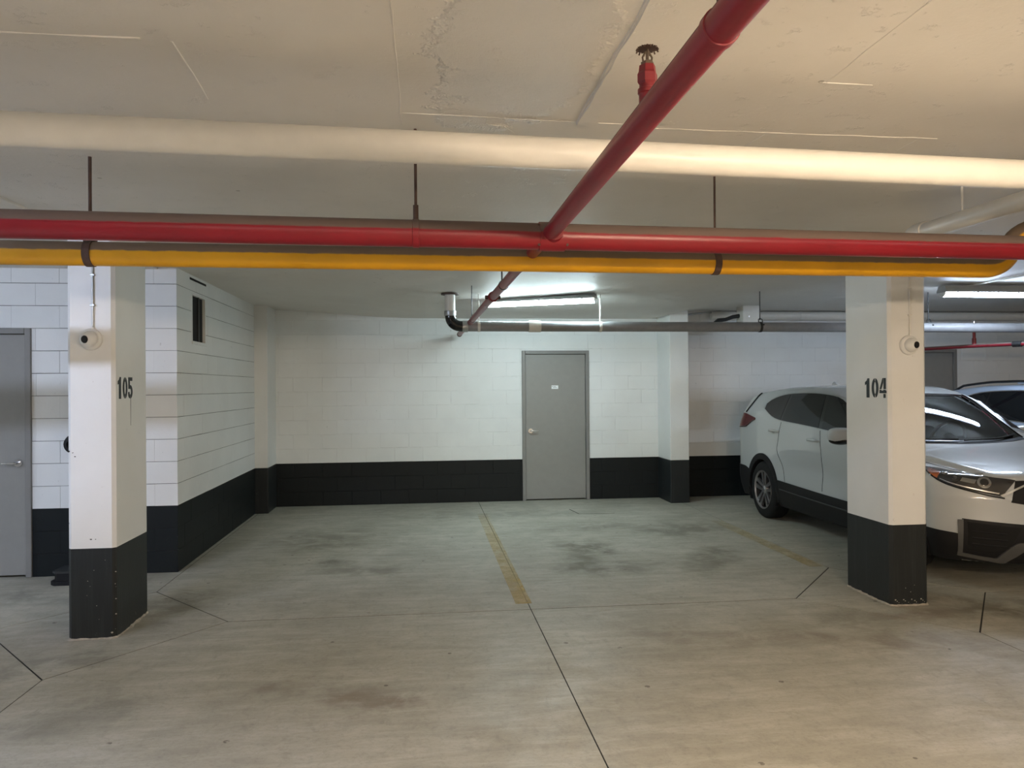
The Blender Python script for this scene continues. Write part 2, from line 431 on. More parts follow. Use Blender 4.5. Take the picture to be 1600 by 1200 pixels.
# ------------------------------------------------------------------ ceiling
ceiling = tag(empty('ceiling'), kind='structure')
def build_ceiling():
    bm = bmesh.new(); nx, ny = 88, 72
    vs = []
    for j in range(ny+1):
        for i in range(nx+1):
            x = X0+(X1-X0)*i/nx; y = Y0+(11.2-Y0)*j/ny
            vs.append(bm.verts.new((x, y, ceil_z(x, y))))
    for j in range(ny):
        for i in range(nx):
            a = j*(nx+1)+i
            bm.faces.new((vs[a], vs[a+nx+1], vs[a+nx+2], vs[a+1]))
    o = finish(bm, 'slab_soffit', M['ceiling'], ceiling, True)
    finish(box((X0, Y0, ZC+.02), (X1, 11.2, ZC+.2)), 'slab_above', M['ceiling'], ceiling)
build_ceiling()
def ridge(pts, w=.006, h=.004):
    bm = bmesh.new(); rnd = random.Random(len(pts)*17+int(pts[0][0]*100))
    out = []
    for a, b in zip(pts, pts[1:]):
        n = max(2, int(math.dist(a, b)/.12))
        for k in range(n): t = k/n; out.append((a[0]+(b[0]-a[0])*t, a[1]+(b[1]-a[1])*t))
    out.append(pts[-1])
    P = [Vector((x+rnd.uniform(-.003, .003), y+rnd.uniform(-.003, .003), ceil_z(x, y)+.001)) for x, y in out]
    badd_tube(bm, P, [rnd.uniform(.5, 1)*w for _ in P], 6)
    for v in bm.verts: pass
    finish(bm, 'form_seam', M['ceiling'], ceiling, True)

# ------------------------------------------------------------------ block walls
CH, CL = .2, .4
block_cache = {}
block_count = 0
def wall_blocks(root, org, ax, length, zmax, openings=(), phase=0, back=.02, gaps=(.0015, .002)):
    """org: world point of the wall's lower left as seen; ax: unit vector along; the face looks along nrm"""
    global block_count
    gx, gz = gaps
    ax = Vector((ax[0], ax[1], 0)); nrm = Vector((ax.y, -ax.x, 0))
    rnd = random.Random(int(length*1000)+phase)
    ncourse = int(math.ceil(zmax/CH-.05))
    for c in range(ncourse):
        z0 = c*CH; z1 = min((c+1)*CH, zmax)
        x = -(CL/2)*((c+phase) % 2)
        while x < length-.01:
            a, b = max(0, x), min(length, x+CL); x += CL
            if b-a < .03: continue
            rects = [(a, b, z0, z1)]
            for (oa, ob, oz0, oz1) in openings:
                nr = []
                for (ra, rb, r0, r1) in rects:
                    if rb <= oa or ra >= ob or r1 <= oz0 or r0 >= oz1: nr.append((ra, rb, r0, r1)); continue
                    if ra < oa: nr.append((ra, oa, r0, r1))
                    if rb > ob: nr.append((ob, rb, r0, r1))
                    if r1 > oz1: nr.append((max(ra, oa), min(rb, ob), oz1, r1))
                    if r0 < oz0: nr.append((max(ra, oa), min(rb, ob), r0, oz0))
                rects = nr
            for (ra, rb, r0, r1) in rects:
                if rb-ra < .02 or r1-r0 < .02: continue
                w, h = round(rb-ra, 3), round(r1-r0, 3)
                black = c < 3
                var = rnd.random() < .55
                key = (w, h, black, gx, var)
                if key not in block_cache:
                    kx, kz = (.25, .45) if var else (1, 1)
                    if gz > .0022 and gx < .001: kz = 1 if not var else .75
                    bm = box((gx*kx, -.0, gz*kz), (w-gx*kx, .016, h-gz*kz), (.003 if gx > .001 else .0012)*(.5 if var else 1))
                    me = D.meshes.new('block'); bmesh.ops.recalc_face_normals(bm, faces=bm.faces)
                    bm.to_mesh(me); bm.free(); me.materials.append(M['black_block' if black else 'white_block'])
                    block_cache[key] = me
                o = D.objects.new('block', block_cache[key]); COL.objects.link(o)
                o.parent = root
                p = Vector(org)+ax*ra+nrm*(rnd.uniform(-.0012, .0012))
                o.location = (p.x, p.y, r0); o.rotation_euler = (0, rnd.uniform(-.0006, .0006), math.atan2(ax.y, ax.x))
                block_count += 1

def mortar(root, org, ax, length, zmax, openings=(), depth=.2, mj='white_joint', s0=0):
    """the solid wall just behind the block faces, split round its openings"""
    ax = Vector((ax[0], ax[1], 0)); nrm = Vector((ax.y, -ax.x, 0))
    xs = sorted({s0, length, *[o[0] for o in openings], *[o[1] for o in openings]})
    zs = sorted({0, .6, zmax, *[o[2] for o in openings], *[o[3] for o in openings]})
    bw, bb = bmesh.new(), bmesh.new()
    for a, b in zip(xs, xs[1:]):
        for c, d in zip(zs, zs[1:]):
            if any(a >= o[0]-1e-6 and b <= o[1]+1e-6 and c >= o[2]-1e-6 and d <= o[3]+1e-6 for o in openings): continue
            bm = bb if d <= .6+1e-6 else bw
            P = [Vector(org)+ax*s-nrm*t for s, t in ((a, .0035), (b, .0035), (b, depth), (a, depth))]
            badd_prism(bm, [(p.x, p.y) for p in P], c, d)
    finish(bw, 'mortar_bed', M[mj], root)
    if len(bb.verts): finish(bb, 'mortar_bed', M['black_joint'], root)
    else: bb.free()

# back wall between the pilasters, with the grey door
wb = tag(empty('wall_back'), kind='structure')
BX0 = -2.2
dO = (1.425-BX0, 2.412-BX0, 0, 2.17)
wall_blocks(wb, (BX0, Y1, 0), (1, 0), 6.0, 2.76, [dO])
mortar(wb, (BX0, Y1, 0), (1, 0), 6.0, 2.80, [dO])
# the wall goes on behind the parked cars
wb2 = tag(empty('wall_back_right'), kind='structure')
RX0 = 3.70
dO2 = (7.22-RX0, 8.21-RX0, 0, 2.18)
wall_blocks(wb2, (RX0, Y1, 0), (1, 0), X1-RX0, 2.76, [dO2], phase=1)
mortar(wb2, (RX0, Y1, 0), (1, 0), X1-RX0, 2.80, [dO2])
# side wall of the stall
wl = tag(empty('wall_left'), kind='structure')
SX, SY0, SY1 = -2.203, 7.238, 10.50
vent = (7.69-SY0, 8.165-SY0, 2.10, 2.575)
wall_blocks(wl, (SX, SY0, 0), (0, 1), SY1-SY0, 2.76, [vent], gaps=(.0002, .0026))
mortar(wl, (SX, SY0, 0), (0, 1), SY1-SY0+.5, 2.80, [vent], mj='dark_joint', s0=.017)
# wall that faces the aisle, left of the stall, with a door
wf = tag(empty('wall_front_left'), kind='structure')
FX0 = -8.0
dO3 = (-4.42-FX0, -3.435-FX0, 0, 2.20)
wall_blocks(wf, (FX0, SY0, 0), (1, 0), SX-FX0, 2.76, [dO3], phase=1, gaps=(.0009, .0026))
mortar(wf, (FX0, SY0, 0), (1, 0), SX-FX0-.0035, 2.80, [dO3], depth=.19, mj='dark_joint')
# closing walls of the garage out of view
for nm, a, b in (('wall_rear', (X0, Y0-.2, 0), (X1, Y0, 2.8)), ('wall_far_left', (X0-.2, Y0, 0), (X0, 11.2, 2.8)), ('wall_far_right', (X1, Y0, 0), (X1+.2, 11.2, 2.8))):
    tag(finish(box(a, b), nm, M['white_pillar']), kind='structure')

# corner pilasters
def pilaster(name, x0, x1, y0, label):
    r = tag(empty(name, (0, 0, 0)), kind='structure')
    finish(box((x0, y0, .6), (x1, Y1+.05, 2.80), .008, 2), 'shaft', M['white_pillar'], r)
    finish(box((x0-.0015, y0-.0015, 0), (x1+.0015, Y1+.05, .60), .008, 2), 'black_band', M['black_pillar'], r)
    return r
pilaster('trim_1', -2.35, -2.035, 10.45, 'pilaster')
pilaster('trim_2', 3.447, 3.72, 10.45, 'pilaster')

# ------------------------------------------------------------------ pillars
def digit_polys(ch):
    """stencil digits in a 0..1 wide by 0..1.9 tall cell"""
    W, H = 1.0, 1.95
    def ring(cx, cy, rx, ry, t, a0, a1, n=12):
        o = [(cx+rx*math.cos(a), cy+ry*math.sin(a)) for a in [a0+(a1-a0)*i/n for i in range(n+1)]]
        i_ = [(cx+(rx-t)*math.cos(a), cy+(ry-t*1.1)*math.sin(a)) for a in [a1+(a0-a1)*i/n for i in range(n+1)]]
        return o+i_
    if ch == '1': return [[(.34, 0), (.78, 0), (.78, H), (.50, H), (.40, 1.74), (.12, 1.55), (.12, 1.26), (.34, 1.36)]]
    if ch == '0':
        return [ring(.5, H/2, .49, H/2, .34, math.radians(97), math.radians(263)), ring(.5, H/2, .49, H/2, .34, math.radians(-83), math.radians(83))]
    if ch == '4':
        return [[(.58, 0), (.88, 0), (.88, .40), (.58, .40)], [(.02, .46), (1.0, .46), (1.0, .72), (.88, .72), (.88, .80), (.58, .80), (.58, .72), (.28, .72), (.30, .80), (.04, .80)],
                [(.04, .86), (.30, .86), (.56, 1.50), (.56, H), (.46, H)], [(.60, .86), (.92, .86), (.92, H), (.60, H)]]
    if ch == '5':
        return [[(.08, .88), (.08, H), (.94, H), (.94, 1.62), (.42, 1.62), (.42, 1.24), (.50, 1.24), (.50, .88)],
                ring(.50, .62, .48, .62, .33, math.radians(-86), math.radians(88), 14),
                [(.02, .60), (.34, .60), (.36, .42), (.46, .34), (.46, 0), (.22, .06), (.06, .26)]]
def stencil(parent, text, place, label):
    """place(u, v, d) -> point on the face, u along the reading direction in digit cells"""
    for k, ch in enumerate(text):
        bm = bmesh.new()
        for poly in digit_polys(ch):
            q = [(p[0]+k*1.10, p[1]) for p in poly]; n = len(q)
            hi = [bm.verts.new(place(x, y, .0010)) for x, y in q]; lo = [bm.verts.new(place(x, y, -.0003)) for x, y in q]
            for t in tessellate_polygon([[Vector((x, y, 0)) for x, y in q]]): bm.faces.new([hi[i] for i in t])
            for i in range(n): bm.faces.new((lo[i], lo[(i+1) % n], hi[(i+1) % n], hi[i]))
        o = finish(bm, 'painted_digit', M['stencil_black'], parent)
        tag(o, label='black stencilled digit '+ch)

def pillar(name, x0, x1, y0, y1, label):
    r = tag(empty(name, ((x0+x1)/2, (y0+y1)/2, 0)), label=label, cat='pillar')
    ox, oy = r.location.x, r.location.y
    c = .022
    def sec(e): return [(x0-e+c-ox, y0-e-oy), (x1+e-c-ox, y0-e-oy), (x1+e-ox, y0-e+c-oy), (x1+e-ox, y1+e-c-oy), (x1+e-c-ox, y1+e-oy),
                        (x0-e+c-ox, y1+e-oy), (x0-e-ox, y1+e-c-oy), (x0-e-ox, y0-e+c-oy)]
    finish(prism(sec(0), .6, ZC+.02), 'white_shaft', M['white_pillar'], r)
    finish(prism(sec(.001), .004, .60), 'black_base', M['black_pillar'], r)
    # ragged grout fillet round the foot
    rnd = random.Random(int(x0*100)); bm = bmesh.new()
    base = []
    S = sec(0.0)
    for i in range(8):
        a, b = Vector(S[i]), Vector(S[(i+1) % 8]); n = max(1, int((b-a).length/.03))
        for k in range(n): base.append(a+(b-a)*k/n)
    n = len(base); inn, out, top = [], [], []
    for p in base:
        d = Vector((p.x, p.y)).normalized()
        out.append(bm.verts.new((p.x+d.x*rnd.uniform(.008, .035), p.y+d.y*rnd.uniform(.008, .035), .0008)))
        top.append(bm.verts.new((p.x-d.x*.004, p.y-d.y*.004, rnd.uniform(.006, .016))))
    for k in range(n): bm.faces.new((out[k], out[(k+1) % n], top[(k+1) % n], top[k]))
    finish(bm, 'grout_fillet', M['grout'], r)
    return r
pl = pillar('concrete_pillar', -2.335, -2.035, 5.378, 5.98, 'white square concrete pillar with black base stencilled 105 at left')
pr = pillar('concrete_pillar', 3.445, 3.745, 5.348, 5.95, 'white square concrete pillar with black base stencilled 104 in front of the white car')
def plL(u, v, d): return (-2.035+.0004+d-pl.location.x, 5.42+u*.086-pl.location.y, 1.588+v*.076)
def plR(u, v, d): return (3.445-.0004-d-pr.location.x, 5.672-u*.091-pr.location.y, 1.545+v*.077)
stencil(pl, '105', plL, '')
stencil(pr, '104', plR, '')
# thin run of black paint under the left number and small spalls
finish(prism([(0, 0), (.004, 0), (.006, .16), (-.001, .16)], 0, .0008, lambda a, b, c: (-2.035+.0004+c-pl.location.x, 5.655+a-pl.location.y, 1.40+b*1.2)), 'paint_run', M['stencil_black'], pl)
def chip(parent, pts, place, mat='joint'):
    bm = bmesh.new()
    for (u, v, s) in pts:
        rnd = random.Random(int(u*1000+v*77)); k = 7
        badd_prism(bm, [(u+s*rnd.uniform(.4, 1)*math.cos(2*PI*i/k), v+.7*s*rnd.uniform(.4, 1)*math.sin(2*PI*i/k)) for i in range(k)], 0, .0008, place)
    finish(bm, 'paint_chips', M[mat], parent)
fl = lambda a, b, c: (a-pl.location.x, 5.378-.0003-c-pl.location.y, b)
chip(pl, [(-2.325, 1.245, .012), (-2.30, 1.235, .006), (-2.285, 1.21, .008), (-2.19, .66, .010), (-2.16, .66, .006), (-2.325, .77, .005)], fl)
flb = lambda a, b, c: (a-pl.location.x, 5.377-.0003-c-pl.location.y, b)
chip(pl, [(-2.14, .13, .003), (-2.21, .385, .005), (-2.195, .35, .003), (-2.155, .22, .004), (-2.215, .29, .003), (-2.17, .455, .004), (-2.06, .04, .010), (-2.10, .52, .003)], flb, 'grout')
chip(pl, [(-2.041+.004*((k*k) % 3), .06+.07*k+.03*((k*5) % 4), .003+.0015*((k*3) % 4)) for k in range(6)], lambda a, b, c: (a+.001-pl.location.x, 5.3775-c-pl.location.y+.008, b), 'grout')
chip(pr, [(3.455+.017*k+.004*((k*5) % 3), .012+.011*((k*7) % 4), .003+.002*((k*11) % 4)) for k in range(16)]+[(3.60, .10, .006), (3.56, .13, .005), (3.63, .15, .004)], lambda a, b, c: (a-pr.location.x, 5.347-.0003-c-pr.location.y, b), 'grout')

# ------------------------------------------------------------------ doors
def door(name, x0, x1, ztop, y, hinge_right=True, sign=False, lever_x=None, wall_label=None):
    r = tag(empty(name, (x0, y, 0)), kind='structure')
    W = x1-x0; f = .05
    bm = bmesh.new()
    for (a, b) in (((0, -.022, 0), (f, .16, ztop)), ((W-f, -.022, 0), (W, .16, ztop)), ((f, -.022, ztop-f), (W-f, .16, ztop))):
        bbox(bm, a, b, .004)
    # stop bead
    for (a, b) in (((f, .055, 0), (f+.014, .14, ztop-f)), ((W-f-.014, .055, 0), (W-f, .14, ztop-f)), ((f, .055, ztop-f-.014), (W-f, .14, ztop-f))):
        bbox(bm, a, b, .002)
    finish(bm, 'door_frame', M['door_frame'], r)
    leaf = finish(box((f+.004, .010, .018), (W-f-.004, .054, ztop-f-.006), .003), 'door_leaf', M['door_grey'], r)
    finish(box((f, .09, 0), (W-f, .15, ztop-f)), 'dark_gap', M['dark_void'], r)
    lx = lever_x; s = 1 if lx < W/2 else -1
    h = finish(lathe([(0, -.006), (.034, -.006), (.036, 0), (.036, .016), (.030, .018), (0, .018)], 'y', 24, (lx, -.002, 1.01)), 'door_handle', M['chrome'], leaf, True)
    badd = tube([(lx, .0, 1.01), (lx, -.045, 1.01), (lx+s*.012, -.058, 1.01), (lx+s*.04, -.060, 1.012), (lx+s*.108, -.056, 1.010)], [.010, .010, .011, .010, .008], 12)
    finish(badd, 'lever', M['chrome'], leaf, True)
    for z in (.25, 1.05, 1.85):
        hx = W-f if s > 0 else f
        finish(tube([(hx, .004, z), (hx, .004, z+.10)], .007, 8), 'hinge', M['door_frame'], r)
    if sign:
        sg = finish(box((.435, .0075, 1.615), (.535, .0105, 1.665), .001), 'door_sign', M['label_white'], leaf)
        bm = bmesh.new()
        bbox(bm, (.442, .0065, 1.644), (.452, .0076, 1.655)); bbox(bm, (.46, .0065, 1.646), (.50, .0076, 1.652)); bbox(bm, (.455, .0065, 1.632), (.515, .0076, 1.636))
        finish(bm, 'sign_print', M['label_ink'], leaf)
    return r
door('door_1', 1.425, 2.412, 2.17, Y1, sign=True, lever_x=.122)
door('door_2', -4.42, -3.435, 2.20, SY0, lever_x=.985-.115)
door('door_3', 7.22, 8.21, 2.18, Y1, lever_x=.12)

# small dark service opening in the side wall with its divider and raised surround
vt = tag(empty('vent_opening', (SX, 7.927, 2.1)), label='black rectangular vent opening high in the left block wall', cat='vent')
bm = bmesh.new()
hw, hh = .2375, .475
for a, b in (((-.19, -hw, 0), (.004, -hw+.022, hh)), ((-.19, hw-.022, 0), (.004, hw, hh)), ((-.19, -hw, -.015), (.012, hw, .015)), ((-.19, -hw, hh-.015), (.004, hw, hh))): bbox(bm, a, b, .002)
finish(bm, 'surround', M['white_block'], vt)
finish(box((-.035, -hw+.02, .01), (-.025, hw-.02, hh-.01)), 'dark_back', M['dark_void'], vt)
finish(box((-.024, .03, .015), (-.010, .06, hh-.015)), 'divider', M['dark_grey_plastic'], vt)
tag(finish(box((SX-.01, 7.64, 2.70), (SX+.002, 8.19, 2.722)), 'slot', M['dark_void']), label='thin dark gap along the top of the left block wall above the vent', cat='gap')

# ------------------------------------------------------------------ pipes under the ceiling
H0 = 1.65
def clampring(c, r, w, t, axis=(1, 0, 0)):
    a = Vector(axis).normalized(); c = Vector(c)
    return tube([c-a*w/2, c-a*w/2+a*.001, c+a*w/2-a*.001, c+a*w/2], [r, r+t, r+t, r], 28, False)
def hexnut(c, r, h, axis='z'):
    c = Vector(c); d = {'z': Vector((0, 0, h)), 'x': Vector((h, 0, 0)), 'y': Vector((0, h, 0))}[axis]
    return tube([c, c+d], r, 6)

# white drain main just under the ceiling
def white_y(x): return 2.52+(x+1.3)*.049
WZ = H0+.806
wp = tag(empty('white_ceiling_pipe', (0, 2.7, WZ)), label='fat white pipe crossing just under the ceiling', cat='pipe')
def rel(o, p): return tuple(Vector(p)-o.location)
finish(tube([rel(wp, (x, white_y(x), WZ-.003*(x > 0)*x)) for x in (-6.5, -2, 2, 6.5)], .0535, 40), 'pipe_run', M['white_pipe'], wp, True)
for x in (-4.2, 2.47, 5.2):
    hg = finish(clampring(rel(wp, (x, white_y(x), WZ-.003*max(0, x))), .058, .03, .004), 'hanger_ring', M['white_pipe'], wp, True)
    finish(tube([rel(wp, (x, white_y(x), WZ+.055)), rel(wp, (x, white_y(x), ZC+.005))], .006, 8), 'hanger_rod', M['white_pipe'], wp, True)
    finish(hexnut(rel(wp, (x, white_y(x), WZ+.075)), .014, .02), 'hanger_nut', M['steel'], wp)

# red sprinkler main
RZ = H0+.655
def red_y(x): return 3.292+x*.042
rm = tag(empty('red_sprinkler_main', (0, 3.3, RZ)), label='long red sprinkler main running across the view', cat='pipe')
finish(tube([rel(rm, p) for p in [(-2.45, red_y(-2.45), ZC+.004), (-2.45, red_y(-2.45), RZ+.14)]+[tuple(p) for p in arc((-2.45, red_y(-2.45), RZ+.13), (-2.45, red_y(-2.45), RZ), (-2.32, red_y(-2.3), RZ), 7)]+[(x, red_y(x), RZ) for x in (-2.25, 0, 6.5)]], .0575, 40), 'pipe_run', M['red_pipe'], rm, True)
BXX = .565
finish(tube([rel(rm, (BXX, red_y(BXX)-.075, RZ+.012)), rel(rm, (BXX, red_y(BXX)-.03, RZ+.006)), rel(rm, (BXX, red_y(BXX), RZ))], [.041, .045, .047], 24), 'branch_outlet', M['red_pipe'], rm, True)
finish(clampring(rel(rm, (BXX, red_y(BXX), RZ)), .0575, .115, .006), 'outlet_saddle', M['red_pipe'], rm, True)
for s in (-1, 1):
    for dz in (.052, -.052):
        o = finish(tube([rel(rm, (BXX+s*.062, red_y(BXX)-.045, RZ+dz*.8)), rel(rm, (BXX+s*.062, red_y(BXX)+.03, RZ+dz*.8))], .006, 8), 'saddle_bolt', M['rust'], rm, True)
for x in (-.024, ):
    finish(tube([rel(rm, (x, red_y(x), RZ+.055)), rel(rm, (x, red_y(x), ZC+.005))], .0065, 10), 'hanger_rod', M['rust'], rm, True)
    finish(tube([rel(rm, (x, red_y(x)-.001, RZ+.03)), rel(rm, (x, red_y(x)-.001, RZ+.12))], .012, 10), 'rod_sleeve', M['rust'], rm, True)
    finish(clampring(rel(rm, (x, red_y(x), RZ)), .058, .028, .003), 'hanger_ring', M['red_pipe'], rm, True)

# red branch coming towards the viewer
def branch_z(y): return RZ+.008
rb = tag(empty('red_sprinkler_branch', (BXX, 1.0, RZ)), label='red branch pipe running overhead towards the viewer from the main', cat='pipe')
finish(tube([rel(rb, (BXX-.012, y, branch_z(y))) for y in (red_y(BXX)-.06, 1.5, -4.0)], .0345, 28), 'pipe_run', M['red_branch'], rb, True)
finish(tube([rel(rb, (BXX-.012, 1.37, RZ+.03)), rel(rb, (BXX-.012, 1.37, ZC+.005))], .006, 8), 'hanger_rod', M['rust'], rb, True)
finish(clampring(rel(rb, (BXX-.012, 1.37, branch_z(0))), .0345, .025, .003, (0, 1, 0)), 'hanger_ring', M['red_branch'], rb, True)
# upright sprinkler head on the branch
sh = tag(empty('sprinkler_head', (BXX-.012, 1.83, RZ+.03)), label='upright sprinkler head with dark deflector on the red branch pipe near the ceiling', cat='sprinkler')
finish(lathe([(0, 0), (.021, 0), (.021, .03), (.024, .032), (.024, .042), (.020, .044), (.020, .052), (0, .052)], 'z', 20), 'riser_nipple', M['red_thin'], sh, True)
finish(lathe([(0, .050), (.019, .050), (.025, .058), (.025, .078), (.022, .084), (.020, .100), (0, .100)], 'z', 6), 'reducing_bushing', M['red_thin'], sh)
finish(lathe([(0, .098), (.011, .098), (.016, .101), (.016, .108), (.009, .112), (0, .112)], 'z', 6), 'wrench_boss', M['brass'], sh)
bm = bmesh.new()
for s in (-1, 1): badd_tube(bm, [(s*.010, 0, .108), (s*.012, 0, .120), (s*.003, 0, .136)], .0025, 8)
badd_tube(bm, [(0, 0, .108), (0, 0, .142)], .004, 8)
finish(bm, 'frame_arms', M['brass'], sh, True)
bm = bmesh.new(); nT = 12
badd_prism(bm, [((.027 if i % 2 else .021)*math.cos(2*PI*i/24), (.027 if i % 2 else .021)*math.sin(2*PI*i/24)) for i in range(24)], .1405, .1425)
badd_prism(bm, [(.012*math.cos(2*PI*i/12), .012*math.sin(2*PI*i/12)) for i in range(12)], .1425, .146)
for i in range(12):
    a = 2*PI*i/12
    badd_tube(bm, [(.024*math.cos(a), .024*math.sin(a), .1415), (.0275*math.cos(a), .0275*math.sin(a), .135)], .002, 5)
finish(bm, 'deflector', M['rust'], sh)

# yellow gas pipe behind and a little lower
def yel_y(x): return 3.86+x*.022
YZ = H0+.642
XE = 3.215
yp = tag(empty('yellow_gas_pipe', (0, 3.86, YZ)), label='yellow gas pipe behind the red main ending in a bend at right', cat='pipe')
pts = [(-6.5, yel_y(-6.5), YZ), (0, yel_y(0), YZ), (XE-.13, yel_y(XE), YZ)]
pts += [tuple(p) for p in arc((XE-.12, yel_y(XE), YZ), (XE+.0, yel_y(XE), YZ), (XE+.045, yel_y(XE), YZ+.10), 8)][1:]
pts += [tuple(p) for p in arc((XE+.05, yel_y(XE), YZ+.12), (XE+.09, yel_y(XE), YZ+.215), (XE+.25, yel_y(XE)-.03, YZ+.225), 8)]
pts += [(6.5, yel_y(XE)-.4, YZ+.225)]
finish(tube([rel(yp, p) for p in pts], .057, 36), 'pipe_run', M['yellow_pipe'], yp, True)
for x in (-1.553, 1.535, -4.9):
    c = (x, yel_y(x), YZ)
    finish(clampring(rel(yp, c), .0575, .036, .004), 'clevis_ring', M['rust'], yp, True)
    bm = bmesh.new(); badd_tube(bm, [rel(yp, (x-.03, c[1], YZ+.062)), rel(yp, (x+.03, c[1], YZ+.062))], .008, 8)
    bbox(bm, rel(yp, (x-.018, c[1]-.014, YZ+.055)), rel(yp, (x+.018, c[1]+.014, YZ+.10)), .003)
    finish(bm, 'clevis_yoke', M['rust'], yp)
    finish(tube([rel(yp, (x, c[1], YZ+.08)), rel(yp, (x, c[1], ZC+.005))], .0085 if x < 0 else .006, 8), 'hanger_rod', M['rust'], yp, True)

# red branch beyond the main, sloping to the back wall
r2 = tag(empty('red_sprinkler_branch', (.54, 6.5, RZ)), label='thin red branch pipe running back under the yellow pipe to the rear wall', cat='pipe')
fz = lambda y: H0+.668+(y-3.3)*.0098
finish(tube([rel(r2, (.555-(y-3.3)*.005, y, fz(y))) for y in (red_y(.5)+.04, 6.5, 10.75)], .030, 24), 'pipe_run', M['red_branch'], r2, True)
yc = 5.9; xc = .555-(yc-3.3)*.005
finish(clampring(rel(r2, (xc, yc, fz(yc))), .030, .07, .010, (0, 1, 0)), 'grooved_coupling', M['red_thin'], r2, True)
for s in (-1, 1):
    bm = tube([rel(r2, (xc+s*.046, yc-.03, fz(yc)-.004)), rel(r2, (xc+s*.046, yc+.03, fz(yc)-.004))], .008, 8)
    bbox(bm, rel(r2, (xc+s*.046-.014, yc-.014, fz(yc)-.016)), rel(r2, (xc+s*.046+.014, yc+.014, fz(yc)+.012)), .003)
    finish(bm, 'coupling_bolt', M['rust'], r2)
for y in (5.15, 8.1):
    x = .555-(y-3.3)*.005
    finish(tube([rel(r2, (x-.01, y, fz(y)+.02)), rel(r2, (x-.01, y, ceil_z(x, y)+.005))], .005, 8), 'hanger_rod', M['black_iron'], r2, True)
    finish(clampring(rel(r2, (x, y, fz(y))), .031, .02, .003, (0, 1, 0)), 'hanger_ring', M['black_iron'], r2, True)
finish(tube([rel(r2, (.518, 10.70, fz(10.7))), rel(r2, (.518, 10.80, fz(10.7))), rel(r2, (.518, 10.82, fz(10.7)))], [.036, .036, .02], 20), 'end_cap', M['rust'], r2, True)

# grey drain line below the strip lamp
DY, DZ = 8.60, H0+.680
dp = tag(empty('grey_drain_pipe', (.31, DY, DZ)), label='grey drain pipe with black elbow hanging below the middle strip lamp', cat='pipe')
finish(tube([rel(dp, (.48, DY, DZ)), rel(dp, (4.0, DY, DZ-.002)), rel(dp, (12.5, DY-.05, DZ-.02))], .057, 32), 'pipe_run', M['cast_grey'], dp, True)
el = [(.31, DY, DZ+.145)]+[tuple(p) for p in arc((.31, DY, DZ+.13), (.31, DY, DZ), (.45, DY, DZ), 9)]
finish(tube([rel(dp, p) for p in el], .060, 28), 'elbow', M['black_gloss'], dp, True)
tag(dp.children[-1], label='glossy black elbow')
finish(tube([rel(dp, (.31, DY, DZ+.14)), rel(dp, (.31, DY, ceil_z(.31, DY)+.004))], .058, 28), 'riser', M['white_pipe'], dp, True)
finish(lathe([(0, 0), (.10, 0), (.10, .016), (0, .016)], 'z', 24, rel(dp, (.31, DY, ceil_z(.31, DY)-.016))), 'ceiling_flange', M['rust'], dp, True)
finish(tube([rel(dp, (.31, DY, DZ+.115)), rel(dp, (.31, DY, DZ+.118)), rel(dp, (.31, DY, DZ+.17)), rel(dp, (.31, DY, DZ+.173))], [.062, .067, .067, .062], 28, False), 'coupling_sleeve', M['steel'], dp, True)
finish(tube([rel(dp, (.445, DY, DZ)), rel(dp, (.448, DY, DZ)), rel(dp, (.505, DY, DZ)), rel(dp, (.508, DY, DZ))], [.060, .065, .065, .060], 28, False), 'coupling_sleeve', M['steel'], dp, True)
finish(clampring(rel(dp, (1.262, DY, DZ)), .057, .14, .009), 'coupling_sleeve', M['white_pipe'], dp, True)
tag(dp.children[-1], label='white coupling sleeve')
for x, mt, w_ in ((.63, 'white_pipe', .03), (2.02, 'white_pipe', .03), (3.93, 'black_iron', .03), (6.05, 'steel', .035), (9.2, 'steel', .03)):
    finish(clampring(rel(dp, (x, DY, DZ-.002)), .058, w_, .004), 'hanger_ring', M[mt], dp, True)
    zc = ceil_z(x, DY)
    if mt == 'white_pipe':
        bm = bmesh.new(); bbox(bm, rel(dp, (x-.006, DY-.012, DZ+.055)), rel(dp, (x+.006, DY+.012, zc)), .002)
        finish(bm, 'hanger_strap', M[mt], dp)
    else:
        bm = bmesh.new(); badd_tube(bm, [rel(dp, (x, DY, DZ+.08)), rel(dp, (x, DY, zc))], .006, 8)
        for s in (-1, 1): badd_tube(bm, [rel(dp, (x, DY, DZ+.10)), rel(dp, (x+s*.022, DY-.01, DZ+.085)), rel(dp, (x+s*.024, DY-.02, DZ+.05))], .006, 6)
        badd_tube(bm, [rel(dp, (x+.015, DY-.06, DZ+.02)), rel(dp, (x+.015, DY-.075, DZ+.02))], .009, 8)
        finish(bm, 'hanger_rod', M['black_iron'], dp, True)

# red branch at right with an upright head, behind the drain line
r3 = tag(empty('red_sprinkler_branch', (6.9, 9.0, H0+.46)), label='red branch pipe slanting up to the right above the parked cars', cat='pipe')
P3 = [(6.15, 10.2, H0+.446), (6.80, 8.78, H0+.463), (7.45, 7.3, H0+.46)]
finish(tube([rel(r3, p) for p in P3], .023, 20), 'pipe_run', M['red_branch'], r3, True)
a, b = Vector(P3[1]), Vector(P3[2]); c = a.lerp(b, .30)
finish(clampring(rel(r3, c), .025, .10, .010, (b-a).normalized()), 'grooved_coupling', M['black_iron'], r3, True)
s3 = tag(empty('sprinkler_head', (6.80, 8.80, H0+.46)), label='upright sprinkler head on a red riser above the white car at right', cat='sprinkler')
finish(tube([(0, 0, .02), (0, 0, .10), (0, 0, .101), (0, 0, .20)], [.024, .024, .018, .018], 14), 'riser_nipple', M['red_thin'], s3, True)
finish(lathe([(0, .19), (.022, .19), (.030, .20), (.030, .235), (.018, .255), (0, .255)], 'z', 12), 'reducing_bushing', M['red_thin'], s3, True)
